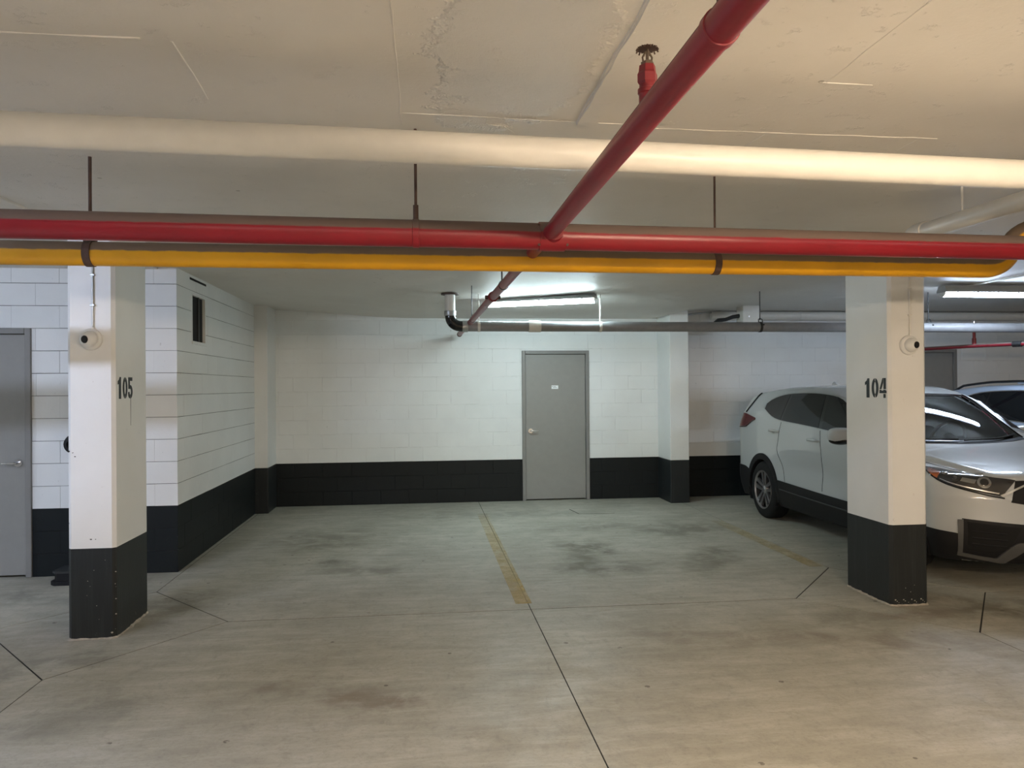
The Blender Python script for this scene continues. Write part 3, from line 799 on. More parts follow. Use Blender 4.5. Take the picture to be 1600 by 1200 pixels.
finish(tube([(0, 0, .25), (0, 0, .315)], [.011, .006], 8), 'frame_arms', M['chrome'], s3, True)
finish(lathe([(0, .312), (.034, .312), (.036, .316), (0, .318)], 'z', 16), 'deflector', M['chrome'], s3, True)

# white services along the right of the rear wall
wq = tag(empty('white_wall_pipe', (4.4, 10.86, 2.675)), label='white pipe running along the top of the rear wall at right', cat='pipe')
finish(tube([rel(wq, (4.22, 10.88, 2.675)), rel(wq, (12.8, 10.86, 2.675))], .062, 28), 'pipe_run', M['white_pipe'], wq, True)
finish(tube([rel(wq, (3.74, 10.6, 2.655)), rel(wq, (3.95, 10.7, 2.69)), rel(wq, (4.12, 10.84, 2.715)), rel(wq, (4.26, 10.88, 2.72))], .016, 10), 'side_conduit', M['steel'], wq, True)
for x in (5.6, 7.6, 9.6): finish(clampring(rel(wq, (x, 10.87, 2.675)), .063, .04, .004), 'hanger_ring', M['white_pipe'], wq, True)
bx = tag(empty('ceiling_box', (4.54, 10.3, 2.45)), label='white painted box hanging from the ceiling beside the right rear pilaster', cat='box')
finish(box((-.13, -.11, 0), (.13, .11, .31), .012, 2), 'box_body', M['white_pipe'], bx)
finish(tube([(-.04, -.112, .15), (-.04, -.118, .15)], .012, 12), 'screw_cap', M['chrome'], bx, True)
fc = tag(finish(tube([(4.42, 10.32, 2.62), (4.30, 10.28, 2.60), (4.18, 10.24, 2.56), (4.06, 10.20, 2.545), (3.98, 10.1, 2.50)], [.028, .028, .026, .03, .03], 12), 'flexible_conduit', M['black_iron'], None, True), label='short dark flexible duct sagging from the white ceiling box', cat='conduit')

# diagonal white pipe and small fittings upper right
wd = tag(empty('white_branch_pipe', (2.93, 3.6, H0+.95)), label='white branch pipe running back from the fat white pipe at upper right', cat='pipe')
finish(tube([rel(wd, (2.95, white_y(2.95)+.05, H0+.90)), rel(wd, (2.95, 4.33, H0+.90)), rel(wd, (2.95, 4.345, H0+.90))], [.048, .048, .044], 28), 'pipe_run', M['white_pipe'], wd, True)
finish(clampring(rel(wd, (2.95, 4.25, H0+.90)), .048, .10, .008, (0, 1, 0)), 'end_coupling', M['white_pipe'], wd, True)
finish(tube([rel(wd, (2.95, 3.9, H0+.945)), rel(wd, (2.95, 3.9, ZC+.004))], .006, 8), 'hanger_rod', M['white_pipe'], wd, True)
c2 = tag(finish(tube([(6.06, 8.4, ZC-.012), (6.05, 7.6, ZC-.012), (6.03, 5.6, ZC-.012)], .010, 8), 'ceiling_conduit', M['white_pipe'], None, True), label='thin white conduit along the ceiling over the parked cars', cat='conduit')

# ceiling form marks (pale ridges left between the shuttering boards) and a patched strip
for pts in ([(-.778, 2.53), (-.80, 3.02)], [(-1.9, 2.515), (-.87, 2.519)], [(-.085, 1.9), (-.079, 3.24)], [(-.079, 3.10), (.45, 3.13), (.92, 3.15)], [(.956, 3.185), (1.65, 3.195), (2.3, 3.20)],
            [(1.503, 3.19), (1.475, 3.42)], [(2.223, 3.20), (2.232, 3.45)], [(1.453, 1.95), (1.469, 2.65)], [(1.44, 2.64), (1.65, 2.65)], [(.27, 3.13), (.265, 3.2), (.35, 3.22), (.40, 3.3)]):
    ridge(pts, .0045 if pts[0][0] > -.5 else .006)
finish(box((-5.5, 4.62, ZC-.018), (-2.36, SY0, ZC+.004), .004), 'drop_panel', M['ceiling'], ceiling)
def patch_strip():
    bm = bmesh.new(); rnd = random.Random(5)
    L, R = [], []
    for k in range(24):
        y = 1.5+k*.0716; 
        L.append(bm.verts.new((.648+rnd.uniform(-.004, .004), y, ZC-.012))); R.append(bm.verts.new((.728+rnd.uniform(-.004, .004), y, ZC-.012)))
    L2 = [bm.verts.new((v.co.x-.006, v.co.y, ZC+.002)) for v in L]; R2 = [bm.verts.new((v.co.x+.006, v.co.y, ZC+.002)) for v in R]
    for k in range(23):
        for a, b in ((L2, L), (L, R), (R, R2)): bm.faces.new((a[k], a[k+1], b[k+1], b[k]))
    for k in (0, 23): bm.faces.new((L2[k], L[k], R[k], R2[k]))
    finish(bm, 'patched_strip', M['ceiling'], ceiling)
patch_strip()
ridge([(.645, 1.5), (.645, 3.14)], .010); ridge([(.731, 1.5), (.731, 3.14)], .010); ridge([(.645, 3.14), (.731, 3.15)], .009)

# ------------------------------------------------------------------ strip lamps
def strip_lamp(d, label):
    x, y = d['loc']; L = d['L']; z = d['z']
    r = tag(empty('strip_lamp', (x, y, z), d['ang']), label=label, cat='lamp')
    top = min(.13, ceil_z(x, y)-z-.002)
    bm = bmesh.new()
    badd_prism(bm, [(-.058, .055), (-.084, .056), (-.084, .072), (-.050, top), (.050, top), (.084, .072), (.084, .056), (.058, .055)], -L/2, L/2, lambda a, b, c: (c, a, b))
    finish(bm, 'lamp_housing', M['housing_grey'], r)
    em = emission_lens('lamp_lens_'+d['key'], d['col'], d['w']*.42)
    prof = [(.052*math.cos(a), .058+.052*math.sin(a)) for a in [PI+PI*i/10 for i in range(11)]]
    bm = bmesh.new(); badd_prism(bm, prof, -L/2+.012, L/2-.012, lambda a, b, c: (c, a, b))
    finish(bm, 'lamp_lens', em, r, True, 50)
    for s in (-1, 1):
        bm = bmesh.new(); badd_prism(bm, [(p[0]*1.06, p[1]-.002) for p in prof], s*(L/2-.012), s*L/2, lambda a, b, c: (c, a, b))
        finish(bm, 'end_cap', M['white_plastic'], r)
    if ceil_z(x, y)-z > .2:
        for s in (-1, 1): finish(tube([(s*(L/2-.15), 0, top-.01), (s*(L/2-.15), 0, ceil_z(x, y)-z)], .004, 8), 'hanger_rod', M['steel'], r, True)
    for k in range(5):
        u = -L/2+.15+k*(L-.3)/4
        for s in (-1, 1): finish(box((u-.012, s*.058-.006, .045), (u+.012, s*.058+.006, .085), .002), 'lens_clip', M['steel'], r)
    return r
strip_lamp(LAMPS[0], 'lit white strip lamp on the ceiling above the grey drain pipe')
strip_lamp(LAMPS[1], 'lit white strip lamp on the ceiling above the parked cars')
for d in LAMPS[2:]: strip_lamp(d, 'unseen strip lamp outside the view, %s' % d['key'].replace('_', ' '))

# ------------------------------------------------------------------ security cameras on the pillars
def dome(x, y, z, look, zt, label, clabel):
    r = tag(empty('security_camera', (x, y, z)), label=label, cat='camera')
    finish(lathe([(0, 0), (.070, 0), (.073, -.006), (.071, -.022), (.060, -.032), (0, -.032)], 'y', 32), 'mount_plate', M['white_plastic'], r, True)
    b = finish(lathe([(0, -.088), (.020, -.086), (.038, -.076), (.050, -.060), (.054, -.044), (.050, -.030), (0, -.026)], 'y', 32), 'camera_ball', M['white_plastic'], r, True)
    m = lathe([(0, -.010), (.024, -.009), (.027, -.004), (.027, .02)], 'y', 24)
    f = finish(m, 'lens_window', M['black_gloss'], r, True)
    dv = Vector(look).normalized(); f.location = Vector((0, -.044, 0))+dv*.040
    f.rotation_euler = Vector((0, -1, 0)).rotation_difference(dv).to_euler()
    f.scale = (.82, 1, .95)
    k = finish(tube([(.012, -.010, .060), (.010, -.010, .078)], .013, 10), 'cable_gland', M['white_plastic'], r, True)
    c = tag(empty('conduit', (x+.012, y, z+.06)), label=clabel, cat='conduit')
    finish(tube([(0, -.008, 0), (0, -.008, zt-z-.06)], .0065, 10), 'conduit_run', M['steel'] if x < 0 else M['white_pipe'], c, True)
    for dz in (.16, .36):
        if dz < zt-z-.1: finish(box((-.014, -.018, dz), (.014, -.0003, dz+.012), .002), 'conduit_clip', M['steel'] if x < 0 else M['white_pipe'], c)
dome(-2.178, 5.378, 1.985, (-.25, -1, -.12), ZC, 'white dome security camera on the front of the left pillar', 'thin metal conduit down the front of the left pillar')
dome(3.598, 5.348, 1.938, (.30, -1, -.05), ZC, 'white dome security camera on the front of the right pillar', 'thin white conduit down the front of the right pillar')

# ------------------------------------------------------------------ small things by the left wall
bb = tag(empty('bait_station', (-2.95, 7.02, 0)), label='black plastic box on the floor against the left wall behind the pillar', cat='box')
finish(prism([(-.19, -.10), (-.15, -.14), (.19, -.14), (.19, .14), (-.19, .14)], .0, .035), 'base', M['black_plastic'], bb)
bm = prism([(-.165, -.085), (-.135, -.115), (.17, -.115), (.17, .12), (-.165, .12)], .035, .098)
finish(bm, 'body', M['black_plastic'], bb)
finish(prism([(-.18, -.09), (-.145, -.125), (.18, -.125), (.18, .13), (-.18, .13)], .098, .115), 'lid', M['dark_grey_plastic'], bb)
tag(finish(lathe([(0, 0), (.085, 0), (.09, -.02), (.08, -.05), (.05, -.06), (.045, -.03), (0, -.03)], 'y', 28, (-3.072, SY0, 1.17)), 'wall_fitting', M['black_plastic'], None, True), label='black round fitting on the left block wall half hidden behind the pillar', cat='fitting')

# ------------------------------------------------------------------ worn parking lines
def pline(name, x0, x1, y0, y1, label, mt='yellow_line'):
    bm = bmesh.new(); bbox(bm, (x0, y0, .0003), (x1, y1, .0012))
    tag(finish(bm, name, M[mt]), label=label, cat='marking')
pline('parking_line', .69, .815, 5.80, 9.95, 'worn yellow stall line along the floor joint in the middle of the bay')
pline('parking_line', 3.47, 3.60, 6.60, 9.0, 'faded yellow stall line beside the white car', 'faint_line')
tag(finish(prism([(1.935, 10.15), (1.990, 9.755), (2.46, 9.735), (2.46, 9.748), (2.0, 9.768), (1.95, 10.15)], .0003, .001), 'floor_crack', M['joint']), label='short dark L-shaped crack in the floor in front of the grey door', cat='crack')
# ------------------------------------------------------------------ cars
#CARF#
def _sm(v, a, b):
    t = np.clip((v-a)/(b-a), 0, 1); return t*t*(3-2*t)
TY = [-.3, 0, .08, .3, .6, .95, 1.12, 1.22, 1.55, 1.95, 2.15, 2.4, 2.8, 3.3, 3.75, 4.1, 4.3, 4.9]
TZ = [.80, .86, .90, .955, 1.0, 1.05, 1.085, 1.12, 1.315, 1.55, 1.61, 1.64, 1.655, 1.645, 1.605, 1.56, 1.525, 1.45]
def topc(y):
    s = 0
    for d in (-.08, -.04, 0, .04, .08): s = s+np.interp(y+d, TY, TZ)
    return s/5
def belt(y): return np.interp(y, [0, .9, 1.6, 2.2, 3.2, 3.8, 4.6], [.88, 1.0, 1.085, 1.13, 1.21, 1.28, 1.25])
def carW(y, z):
    w = .9275-.045*(np.abs(y-2.25)/2.3)**3
    zb = belt(y); up = np.where(z > zb, (z-zb), 0)
    w = w-up*up/(up+.06)*.50-.01*_sm(z, zb-.1, zb)
    w = w-.016*np.exp(-((z-.70)/.12)**2)*_sm(y, 1.3, 1.7)*(1-_sm(y, 2.9, 3.2))
    return w-.30*np.maximum(0, .40-z)
def carTop(x, y):
    a = np.abs(x); hood = 1-_sm(y, 1.0, 1.35); wsr = _sm(y, 1.1, 1.4)*(1-_sm(y, 2.0, 2.6))
    return topc(y)-(.035+.045*wsr)*(a/.7)**2-hood*.028*_sm(a, .50+.16*y, .55+.16*y)
def carFront(x, z):
    a = np.abs(x)/.9275
    return .03+.40*a**3.0+.30*np.maximum(0, z-.72)+.35*np.maximum(0, .34-z)-.02*np.exp(-((z-.45)/.12)**2)
def carRear(x, z):
    a = np.abs(x)/.9275
    return 4.62-.30*a**3.2-.72*np.maximum(0, z-1.10)-.25*np.maximum(0, .5-z)
def _smx(a, b, k):
    h = np.clip(.5+.5*(a-b)/k, 0, 1); return b+(a-b)*h+k*h*(1-h)
def carF(P):
    x, y, z = P[..., 0], P[..., 1], P[..., 2]
    f = _smx(np.abs(x)-carW(y, z), z-carTop(x, y), .045)
    f = _smx(f, (carFront(x, z)-y)*.9, .05)
    f = _smx(f, (y-carRear(x, z))*.8, .07)
    return _smx(f, .20-z, .04)
def grad(P):
    e = .004; g = np.zeros_like(P)
    for i in range(3):
        d = np.zeros(3); d[i] = e; g[..., i] = carF(P+d)-carF(P-d)
    return g/np.maximum(1e-9, np.linalg.norm(g, axis=-1, keepdims=True))
def march(P, d, t0=.35, t1=-.6, n=160):
    """from outside (P + d*t0) towards -d down to the surface"""
    d = np.array(d, float); d /= np.linalg.norm(d)
    t = np.full(P.shape[:-1], t0); done = np.zeros(P.shape[:-1], bool); step = (t0-t1)/n
    for _ in range(n):
        inside = carF(P+d*t[..., None]) < 0
        done |= inside
        t = np.where(done, t, t-step)
    lo, hi = t.copy(), t+step
    for _ in range(14):
        m = (lo+hi)/2; ins = carF(P+d*m[..., None]) < 0
        lo = np.where(ins, m, lo); hi = np.where(ins, hi, m)
    return P+d*((lo+hi)/2)[..., None]
def resample(pl, n, smooth=True):
    pl = np.array(pl, float)
    if smooth and len(pl) > 2:
        out = []
        for i in range(len(pl)-1):
            p0, p1, p2, p3 = pl[max(0, i-1)], pl[i], pl[i+1], pl[min(len(pl)-1, i+2)]
            for t in np.linspace(0, 1, 8, endpoint=False):
                out.append(.5*((2*p1)+(-p0+p2)*t+(2*p0-5*p1+4*p2-p3)*t*t+(-p0+3*p1-3*p2+p3)*t**3))
        out.append(pl[-1]); pl = np.array(out)
    s = np.r_[0, np.cumsum(np.linalg.norm(np.diff(pl, axis=0), axis=1))]
    u = np.linspace(0, s[-1], n)
    return np.stack([np.interp(u, s, pl[:, k]) for k in range(pl.shape[1])], -1)
def panel(root, name, A, B, d, mat, off=.004, depth=.03, n=28, m=8, smooth=True, mirror=True, sides=None, loft=None):
    """a fitted panel between edge curves A and B, pressed on the body from direction d"""
    A, B = resample(A, n, smooth), resample(B, n, smooth)
    t = np.linspace(0, 1, m)[:, None, None]
    G = A[None]*(1-t)+B[None]*t
    S = march(G, d)
    if loft is not None:
        S = S[:1]*(1-t)+S[-1:]*t+np.array([0, -.55, .83])*(np.sin(t*PI)*loft)
    Nn = grad(S)
    dn = np.array(d, float); dn /= np.linalg.norm(dn)
    O = S+Nn*off; I = S-Nn*depth*.25-dn*depth*.75
    out = []
    for sx in ((1, -1) if mirror else (1,)):
        bm = bmesh.new(); k = np.array([sx, 1, 1])
        V = [[bm.verts.new(O[i, j]*k) for j in range(n)] for i in range(m)]
        for i in range(m-1):
            for j in range(n-1): 
                try: bm.faces.new((V[i][j], V[i][j+1], V[i+1][j+1], V[i+1][j]))
                except ValueError: pass
        ring = [(0, j) for j in range(n)]+[(i, n-1) for i in range(1, m)]+[(m-1, j) for j in range(n-2, -1, -1)]+[(i, 0) for i in range(m-2, 0, -1)]
        R = [bm.verts.new(I[i, j]*k) for i, j in ring]
        for q in range(len(ring)):
            a, b = ring[q], ring[(q+1) % len(ring)]
            bm.faces.new((V[a[0]][a[1]], V[b[0]][b[1]], R[(q+1) % len(ring)], R[q]))
        bmesh.ops.remove_doubles(bm, verts=bm.verts, dist=1e-5)
        out.append(finish(bm, name, mat, root, True, 45))
    return out
def seam(root, name, pts, d, mat, wdt=.005, off=.0015, mirror=True, smooth=True, n=30, r=None):
    """a thin line or bead following the body"""
    C = resample(pts, n, smooth); S = march(C, d); S = S+grad(S)*off
    for sx in ((1, -1) if mirror else (1,)):
        finish(tube([tuple(p*np.array([sx, 1, 1])) for p in S], wdt/2, 6), name, mat, root, True)
SIDE, FRONT, DIAG, REARD, UP = (-1, 0, 0), (0, -1, 0), (-1, -1.2, 0), (-.4, 1, 0), (0, 0, 1)
AX_F, AX_R, WR = .93, 3.59, .352

WS_BOT = [(-.70, 1.36), (-.45, 1.235), (0, 1.165), (.45, 1.235), (.70, 1.36)]
WS_TOP = [(-.60, 2.06), (-.35, 1.985), (0, 1.955), (.35, 1.985), (.60, 2.06)]
def in_ws(x, y):
    yb = np.interp(np.abs(x), [0, .45, .66], [1.165+.03, 1.235+.03, 1.35+.03]); yt = np.interp(np.abs(x), [0, .35, .56], [1.955-.03, 1.985-.03, 2.03-.03])
    lim = .70-(y-1.36)*.143-.035
    return (y > yb) & (y < yt) & (np.abs(x) < lim)
def body_mesh(shrink=0):
    nu, nv = 170, 168; y0, y1, zc = .85, 3.75, .72
    # skeleton positions and directions, front pole to rear pole
    vs = np.linspace(0, 2*PI, nv, endpoint=False)
    uu = np.linspace(0, 1, nu+1); rows = []
    for u in uu:
        if u < .27: a = (u/.27)*PI/2; yc = y0; c, s = -math.cos(a), math.sin(a)
        elif u > .75: a = ((u-.75)/.25)*PI/2; yc = y1; c, s = math.sin(a), math.cos(a)
        else: yc = y0+(y1-y0)*(u-.27)/.48; c, s = 0, 1
        c_, s_ = c*1.0, s
        rows.append(np.stack([np.cos(vs)*s_, np.full(nv, c_), np.sin(vs)*s_*.75], -1)); rows[-1] = np.concatenate([rows[-1], np.full((nv, 1), yc)], -1)
    R = np.array(rows); Dr = R[..., :3]; Dr = Dr/np.linalg.norm(Dr, axis=-1, keepdims=True)
    C = np.zeros_like(Dr); C[..., 1] = R[..., 3]; C[..., 2] = zc
    lo = np.zeros(Dr.shape[:-1]); hi = np.full(Dr.shape[:-1], .02)
    for _ in range(110):
        out = carF(C+Dr*hi[..., None]) > 0
        hi = np.where(out, hi, hi+.015)
    lo = hi-.015
    for _ in range(14):
        m = (lo+hi)/2; ins = carF(C+Dr*m[..., None]) < 0
        lo = np.where(ins, m, lo); hi = np.where(ins, hi, m)
    P = C+Dr*((lo+hi)/2)[..., None]
    if shrink: P = P-grad(P)*shrink
    return P, nu, nv
def quads(P, nu, nv):
    idx = np.arange((nu+1)*nv).reshape(nu+1, nv)
    a = idx[:-1]; b = idx[1:]; return np.stack([a, np.roll(a, -1, 1), np.roll(b, -1, 1), b], -1).reshape(-1, 4)
def shell(root, name, mat, shrink=0):
    P, nu, nv = body_mesh(shrink); V = P.reshape(-1, 3); F = quads(P, nu, nv)
    cen = V[F].mean(1)
    keep = np.ones(len(F), bool)
    for ay in (AX_F, AX_R):
        keep &= ~((np.hypot(cen[:, 1]-ay, cen[:, 2]-WR) < .395) & (np.abs(cen[:, 0]) > .60) & (cen[:, 2] < .8))
    keep &= ~(in_ws(cen[:, 0], cen[:, 1]) & (cen[:, 2] > 1.0))
    F = F[keep]
    bm = bmesh.new(); bv = [bm.verts.new(v) for v in V]
    for f in F:
        if len({int(i) for i in f}) < 4: continue
        bm.faces.new([bv[int(i)] for i in f])
    bmesh.ops.remove_doubles(bm, verts=bm.verts, dist=1e-5)
    bmesh.ops.delete(bm, geom=[v for v in bm.verts if not v.link_faces], context='VERTS')
    o = finish(bm, name, mat, root, True, 60)
    return o

def wheel(root, side, ay):
    """side -1: the flank that faces the camera"""
    xo = side*.915
    tw = .225
    prof = [(.235, 0), (.30, -.004), (.335, .012), (.350, .035), (.352, .06), (.352, tw-.06), (.350, tw-.035), (.335, tw-.012), (.30, tw+.004), (.235, tw)]
    prof = [(r, -side*h) for r, h in prof]
    w = finish(lathe(prof, 'x', 48, (xo, ay, WR), True), 'tyre', M['tyre'], root, True, 35)
    s = -side
    finish(lathe([(r, s*h) for r, h in [(.236, .004), (.228, .010), (.220, .05), (.214, .15), (0, .15)]], 'x', 40, (xo, ay, WR)), 'rim_barrel', M['rim_dark'], w, True)
    finish(lathe([(r, s*h) for r, h in [(.240, .006), (.238, -.004), (.226, -.003), (.218, .012)]], 'x', 48, (xo, ay, WR)), 'rim_lip', M['alloy'], w, True)
    bm = bmesh.new()
    for k in range(5):
        for q in (-1, 1):
            a = 2*PI*k/5+PI/2+q*.20; a0 = 2*PI*k/5+PI/2+q*.55
            p0 = (.050, a0); p1 = (.224, a)
            dirv = Vector((0, math.cos(a), math.sin(a))); tan = Vector((0, -math.sin(a), math.cos(a)))
            A = Vector((0, math.cos(a0), math.sin(a0)))*.045; B = dirv*.226
            w0, w1 = .014, .026
            for (c0, c1) in ((A, B),):
                pts = [c0-tan*w0, c0+tan*w0, c1+tan*w1, c1-tan*w1]
                lo = [bm.verts.new(Vector((xo+s*.012, ay, WR))+p+Vector((s*.010, 0, 0))*(i in (0, 1))) for i, p in enumerate(pts)]
                hi = [bm.verts.new(v.co+Vector((s*.03, 0, 0))) for v in lo]
                for i in range(4): bm.faces.new((lo[i], lo[(i+1) % 4], hi[(i+1) % 4], hi[i]))
                bm.faces.new(lo); bm.faces.new(hi[::-1])
    finish(bm, 'wheel_spokes', M['alloy'], w)
    finish(lathe([(0, s*.012), (.028, s*.012), (.034, s*.018), (.052, s*.022), (.060, s*.05)], 'x', 24, (xo, ay, WR)), 'hub_cap', M['alloy'], w, True)
    # dark wheel housing
    bm = lathe([(r, s*h) for r, h in [(.415, .02), (.41, .12), (.40, .30), (0, .30)]], 'x', 48, (side*.925, ay, WR))
    for v in bm.verts: v.co.z = max(v.co.z, .19)
    finish(bm, 'wheel_housing', M['dark_void'], root, True)

def arch(root, ay):
    A, B = [], []
    for a in np.linspace(math.radians(-22), math.radians(202), 15):
        c, s = math.cos(a), math.sin(a)
        z0 = WR+.375*s; z1 = WR+.450*s
        A.append((-.93, ay+.375*c, max(z0, .21))); B.append((-.93, ay+.450*c, max(z1, .21)))
    panel(root, 'wheel_arch_trim', A, B, SIDE, M['black_plastic'], .012, .06, 56, 4)

def car(loc, label, paint, rails=False):
    r = tag(empty('car', (loc[0], loc[1], 0)), label=label, cat='car')
    shell(r, 'body', M[paint])
    shell(r, 'inner_lining', M['interior'], .035)
    arch(r, AX_F); arch(r, AX_R)
    for s in (-1, 1):
        for ay in (AX_F, AX_R): wheel(r, s, ay)
    # side cladding, sill
    panel(r, 'sill_cladding', [(-.93, 1.33, .485), (-.93, 2.2, .497), (-.93, 3.17, .52)], [(-.93, 1.33, .21), (-.93, 2.2, .21), (-.93, 3.17, .21)], SIDE, M['black_plastic'], .010, .05, 24, 8)
    seam(r, 'sill_bead', [(-.93, 1.45, .395), (-.93, 2.4, .405), (-.93, 3.1, .42)], SIDE, M['dark_grey_plastic'], .014, .010)
    panel(r, 'rear_bumper_cladding', [(-.9, 3.98, .56), (-.9, 4.15, .60), (-.75, 4.45, .60)], [(-.9, 3.98, .22), (-.9, 4.15, .22), (-.75, 4.45, .22)], (-1, .9, 0), M['black_plastic'], .010, .04, 20, 8)
    panel(r, 'rear_bumper_cladding', [(-.72, 4.4, .60), (0, 4.6, .60), (.72, 4.4, .60)], [(-.72, 4.4, .22), (0, 4.6, .22), (.72, 4.4, .22)], (0, 1, 0), M['black_plastic'], .010, .04, 30, 8, mirror=False)
    # daylight opening: bright surround then three panes
    top = [(-.868, 3.64, 1.375), (-.83, 3.53, 1.462), (-.79, 3.33, 1.522), (-.76, 3.06, 1.552), (-.75, 2.6, 1.562), (-.745, 2.2, 1.535), (-.76, 1.98, 1.475), (-.82, 1.72, 1.335), (-.88, 1.47, 1.19)]
    bot = [(-.872, 3.63, 1.365), (-.89, 3.45, 1.295), (-.905, 3.28, 1.245), (-.91, 3.05, 1.218), (-.908, 2.6, 1.195), (-.905, 2.2, 1.17), (-.903, 1.9, 1.15), (-.90, 1.65, 1.13), (-.895, 1.46, 1.115)]
    def at(curve, y):
        c = sorted([p for p in curve], key=lambda p: p[1]); ys = [p[1] for p in c]
        return np.array([np.interp(y, ys, [p[0] for p in c]), y, np.interp(y, ys, [p[2] for p in c])])
    ctop, cbot = resample(top, 60), resample(bot, 60)
    panel(r, 'window_surround', top, bot, SIDE, M['steel'] if not rails else M['chrome'], .003, .02, 60, 10)
    cen = np.array([-.86, 2.55, 1.33])
    def inset(p, k): p = np.array(p, float); return p
    def pane(name, y0, y1, mat, sl=.0, off=.0065, ins=.020):
        A, B = [], []
        for u in np.linspace(0, 1, 26):
            yb = y0[0]+(y1[0]-y0[0])*u; yt = y0[1]+(y1[1]-y0[1])*u
            a = at(ctop, yt); b = at(cbot, yb)
            h = a[2]-b[2]
            ii = min(ins, max(0, h*.45))
            A.append(a+(b-a)*(ii/max(h, 1e-3))); B.append(b+(a-b)*(ii*.8/max(h, 1e-3)))
        panel(r, name, A, B, SIDE, M[mat], off, .02, 26, 10, smooth=False)
    pane('window_pillar', (3.58, 3.58), (1.52, 1.52), 'frit', off=.0045, ins=.012)
    pane('quarter_glass', (3.575, 3.575), (3.10, 3.10), 'tint_glass')
    pane('rear_door_glass', (3.06, 3.06), (2.23, 2.36), 'tint_glass')
    pane('front_door_glass', (2.16, 2.29), (1.66, 1.70), 'front_glass')
    # door seams
    seam(r, 'door_seam', [(-.93, 3.08, 1.21), (-.93, 3.14, 1.0), (-.93, 3.17, .86), (-.93, 3.05, .70), (-.93, 2.98, .52)], SIDE, M['dark_void'], .006, 0)
    seam(r, 'door_seam', [(-.93, 2.19, 1.16), (-.93, 2.15, .9), (-.93, 2.14, .52)], SIDE, M['dark_void'], .006, 0)
    seam(r, 'door_seam', [(-.93, 1.40, 1.08), (-.93, 1.30, .95), (-.93, 1.30, .75), (-.93, 1.36, .52)], SIDE, M['dark_void'], .006, 0)
    for (ya, yb, z) in ((3.36, 3.12, 1.096), (2.42, 2.19, 1.045)):
        for sx in (1, -1):
            C = np.array([(-.93, y, z+dz) for y, dz in ((ya, 0), (ya-.03, .004), ((ya+yb)/2, .008), (yb+.03, .006), (yb, 0))]); S = march(C, SIDE)
            O = S+np.array([[-.002, 0, 0], [-.026, 0, 0], [-.034, 0, 0], [-.026, 0, 0], [-.002, 0, 0]])
            finish(tube([tuple(p*np.array([sx, 1, 1])) for p in resample(O, 14)], [.006]+[.013]*12+[.006], 10), 'door_handle', M[paint], r, True)
            c = S[2]; bm = lathe([(0, 0), (.05, 0), (.055, .004), (0, .006)], 'x', 20, (c[0]*sx, c[1], c[2]-.018))
            for v in bm.verts: v.co.z = c[2]-.018+(v.co.z-(c[2]-.018))*.5; v.co.y = c[1]+(v.co.y-c[1])*1.4
            finish(bm, 'handle_recess', M['housing_grey'], r, True)
    # tail lamps
    panel(r, 'tail_lamp', [(-.86, 4.30, 1.275), (-.89, 4.10, 1.285), (-.9, 3.80, 1.235)], [(-.87, 4.28, 1.11), (-.9, 4.08, 1.12), (-.91, 3.80, 1.205)], (-1, .5, 0), M['tail_red'], .010, .03, 18, 8, smooth=False)
    seam(r, 'tail_lamp_edge', [(-.91, 3.785, 1.222), (-.9, 4.08, 1.112), (-.87, 4.29, 1.098)], (-1, .5, 0), M['black_gloss'], .014, .006, smooth=False)
    seam(r, 'rear_glass_edge', [(-.78, 3.86, 1.54), (-.86, 4.0, 1.40), (-.89, 4.1, 1.30)], (-1, .35, .1), M['black_gloss'], .022, .004)
    panel(r, 'rear_glass', [(-.58, 4.1, 1.50), (0, 4.2, 1.52), (.58, 4.1, 1.50)], [(-.70, 4.3, 1.16), (0, 4.4, 1.14), (.70, 4.3, 1.16)], (0, 1, .2), M['tint_glass'], .004, .02, 24, 8, mirror=False)
    # windscreen with black border, wiper and cowl
    wb_ = [(x, y, 1.3) for x, y in WS_BOT]; wt_ = [(x, y, 1.3) for x, y in WS_TOP]
    G = panel(r, 'windscreen', wb_, wt_, UP, M['windscreen'], .004, .0, 36, 16, mirror=False, loft=.012)
    def off2(pl, k): return [(x*k[0], y+k[1], 1.3) for x, y in pl]
    panel(r, 'windscreen_frit', wb_, off2(WS_BOT, (.94, .06)), UP, M['frit'], .005, .01, 36, 3, mirror=False)
    panel(r, 'windscreen_frit', wt_, off2(WS_TOP, (.94, -.05)), UP, M['frit'], .005, .01, 36, 3, mirror=False)
    panel(r, 'pillar_frit', [(-.70, 1.36, 1.3), (-.60, 2.06, 1.3)], [(-.645, 1.345, 1.3), (-.56, 2.03, 1.3)], UP, M['frit'], .0055, .01, 24, 3, smooth=False)
    seam(r, 'pillar_moulding', [(-.715, 1.35, 1.3), (-.66, 1.7, 1.3), (-.615, 2.06, 1.3)], UP, M['black_gloss'], .016, .004)
    panel(r, 'cowl_panel', [(-.72, 1.32, 1.3), (-.45, 1.185, 1.3), (0, 1.105, 1.3), (.45, 1.185, 1.3), (.72, 1.32, 1.3)], wb_, UP, M['black_plastic'], .004, .02, 36, 4, mirror=False)
    seam(r, 'wiper', [(-.05, 1.15, 1.3), (.3, 1.19, 1.3), (.60, 1.33, 1.3)], UP, M['black_plastic'], .016, .020, mirror=False)
    seam(r, 'wiper', [(-.62, 1.30, 1.3), (-.35, 1.20, 1.3), (-.10, 1.17, 1.3)], UP, M['black_plastic'], .016, .020, mirror=False)
    # hood seams
    seam(r, 'hood_seam', [(-.74, 1.28, 1.3), (-.73, .9, 1.3), (-.66, .5, 1.3), (-.56, .26, 1.3)], UP, M['dark_void'], .006, 0)
    # interior seen through the windscreen
    bm = bmesh.new(); bbox(bm, (-.66, 1.38, .6), (.66, 1.78, 1.055), .05, 3); finish(bm, 'dashboard', M['interior'], r, True)
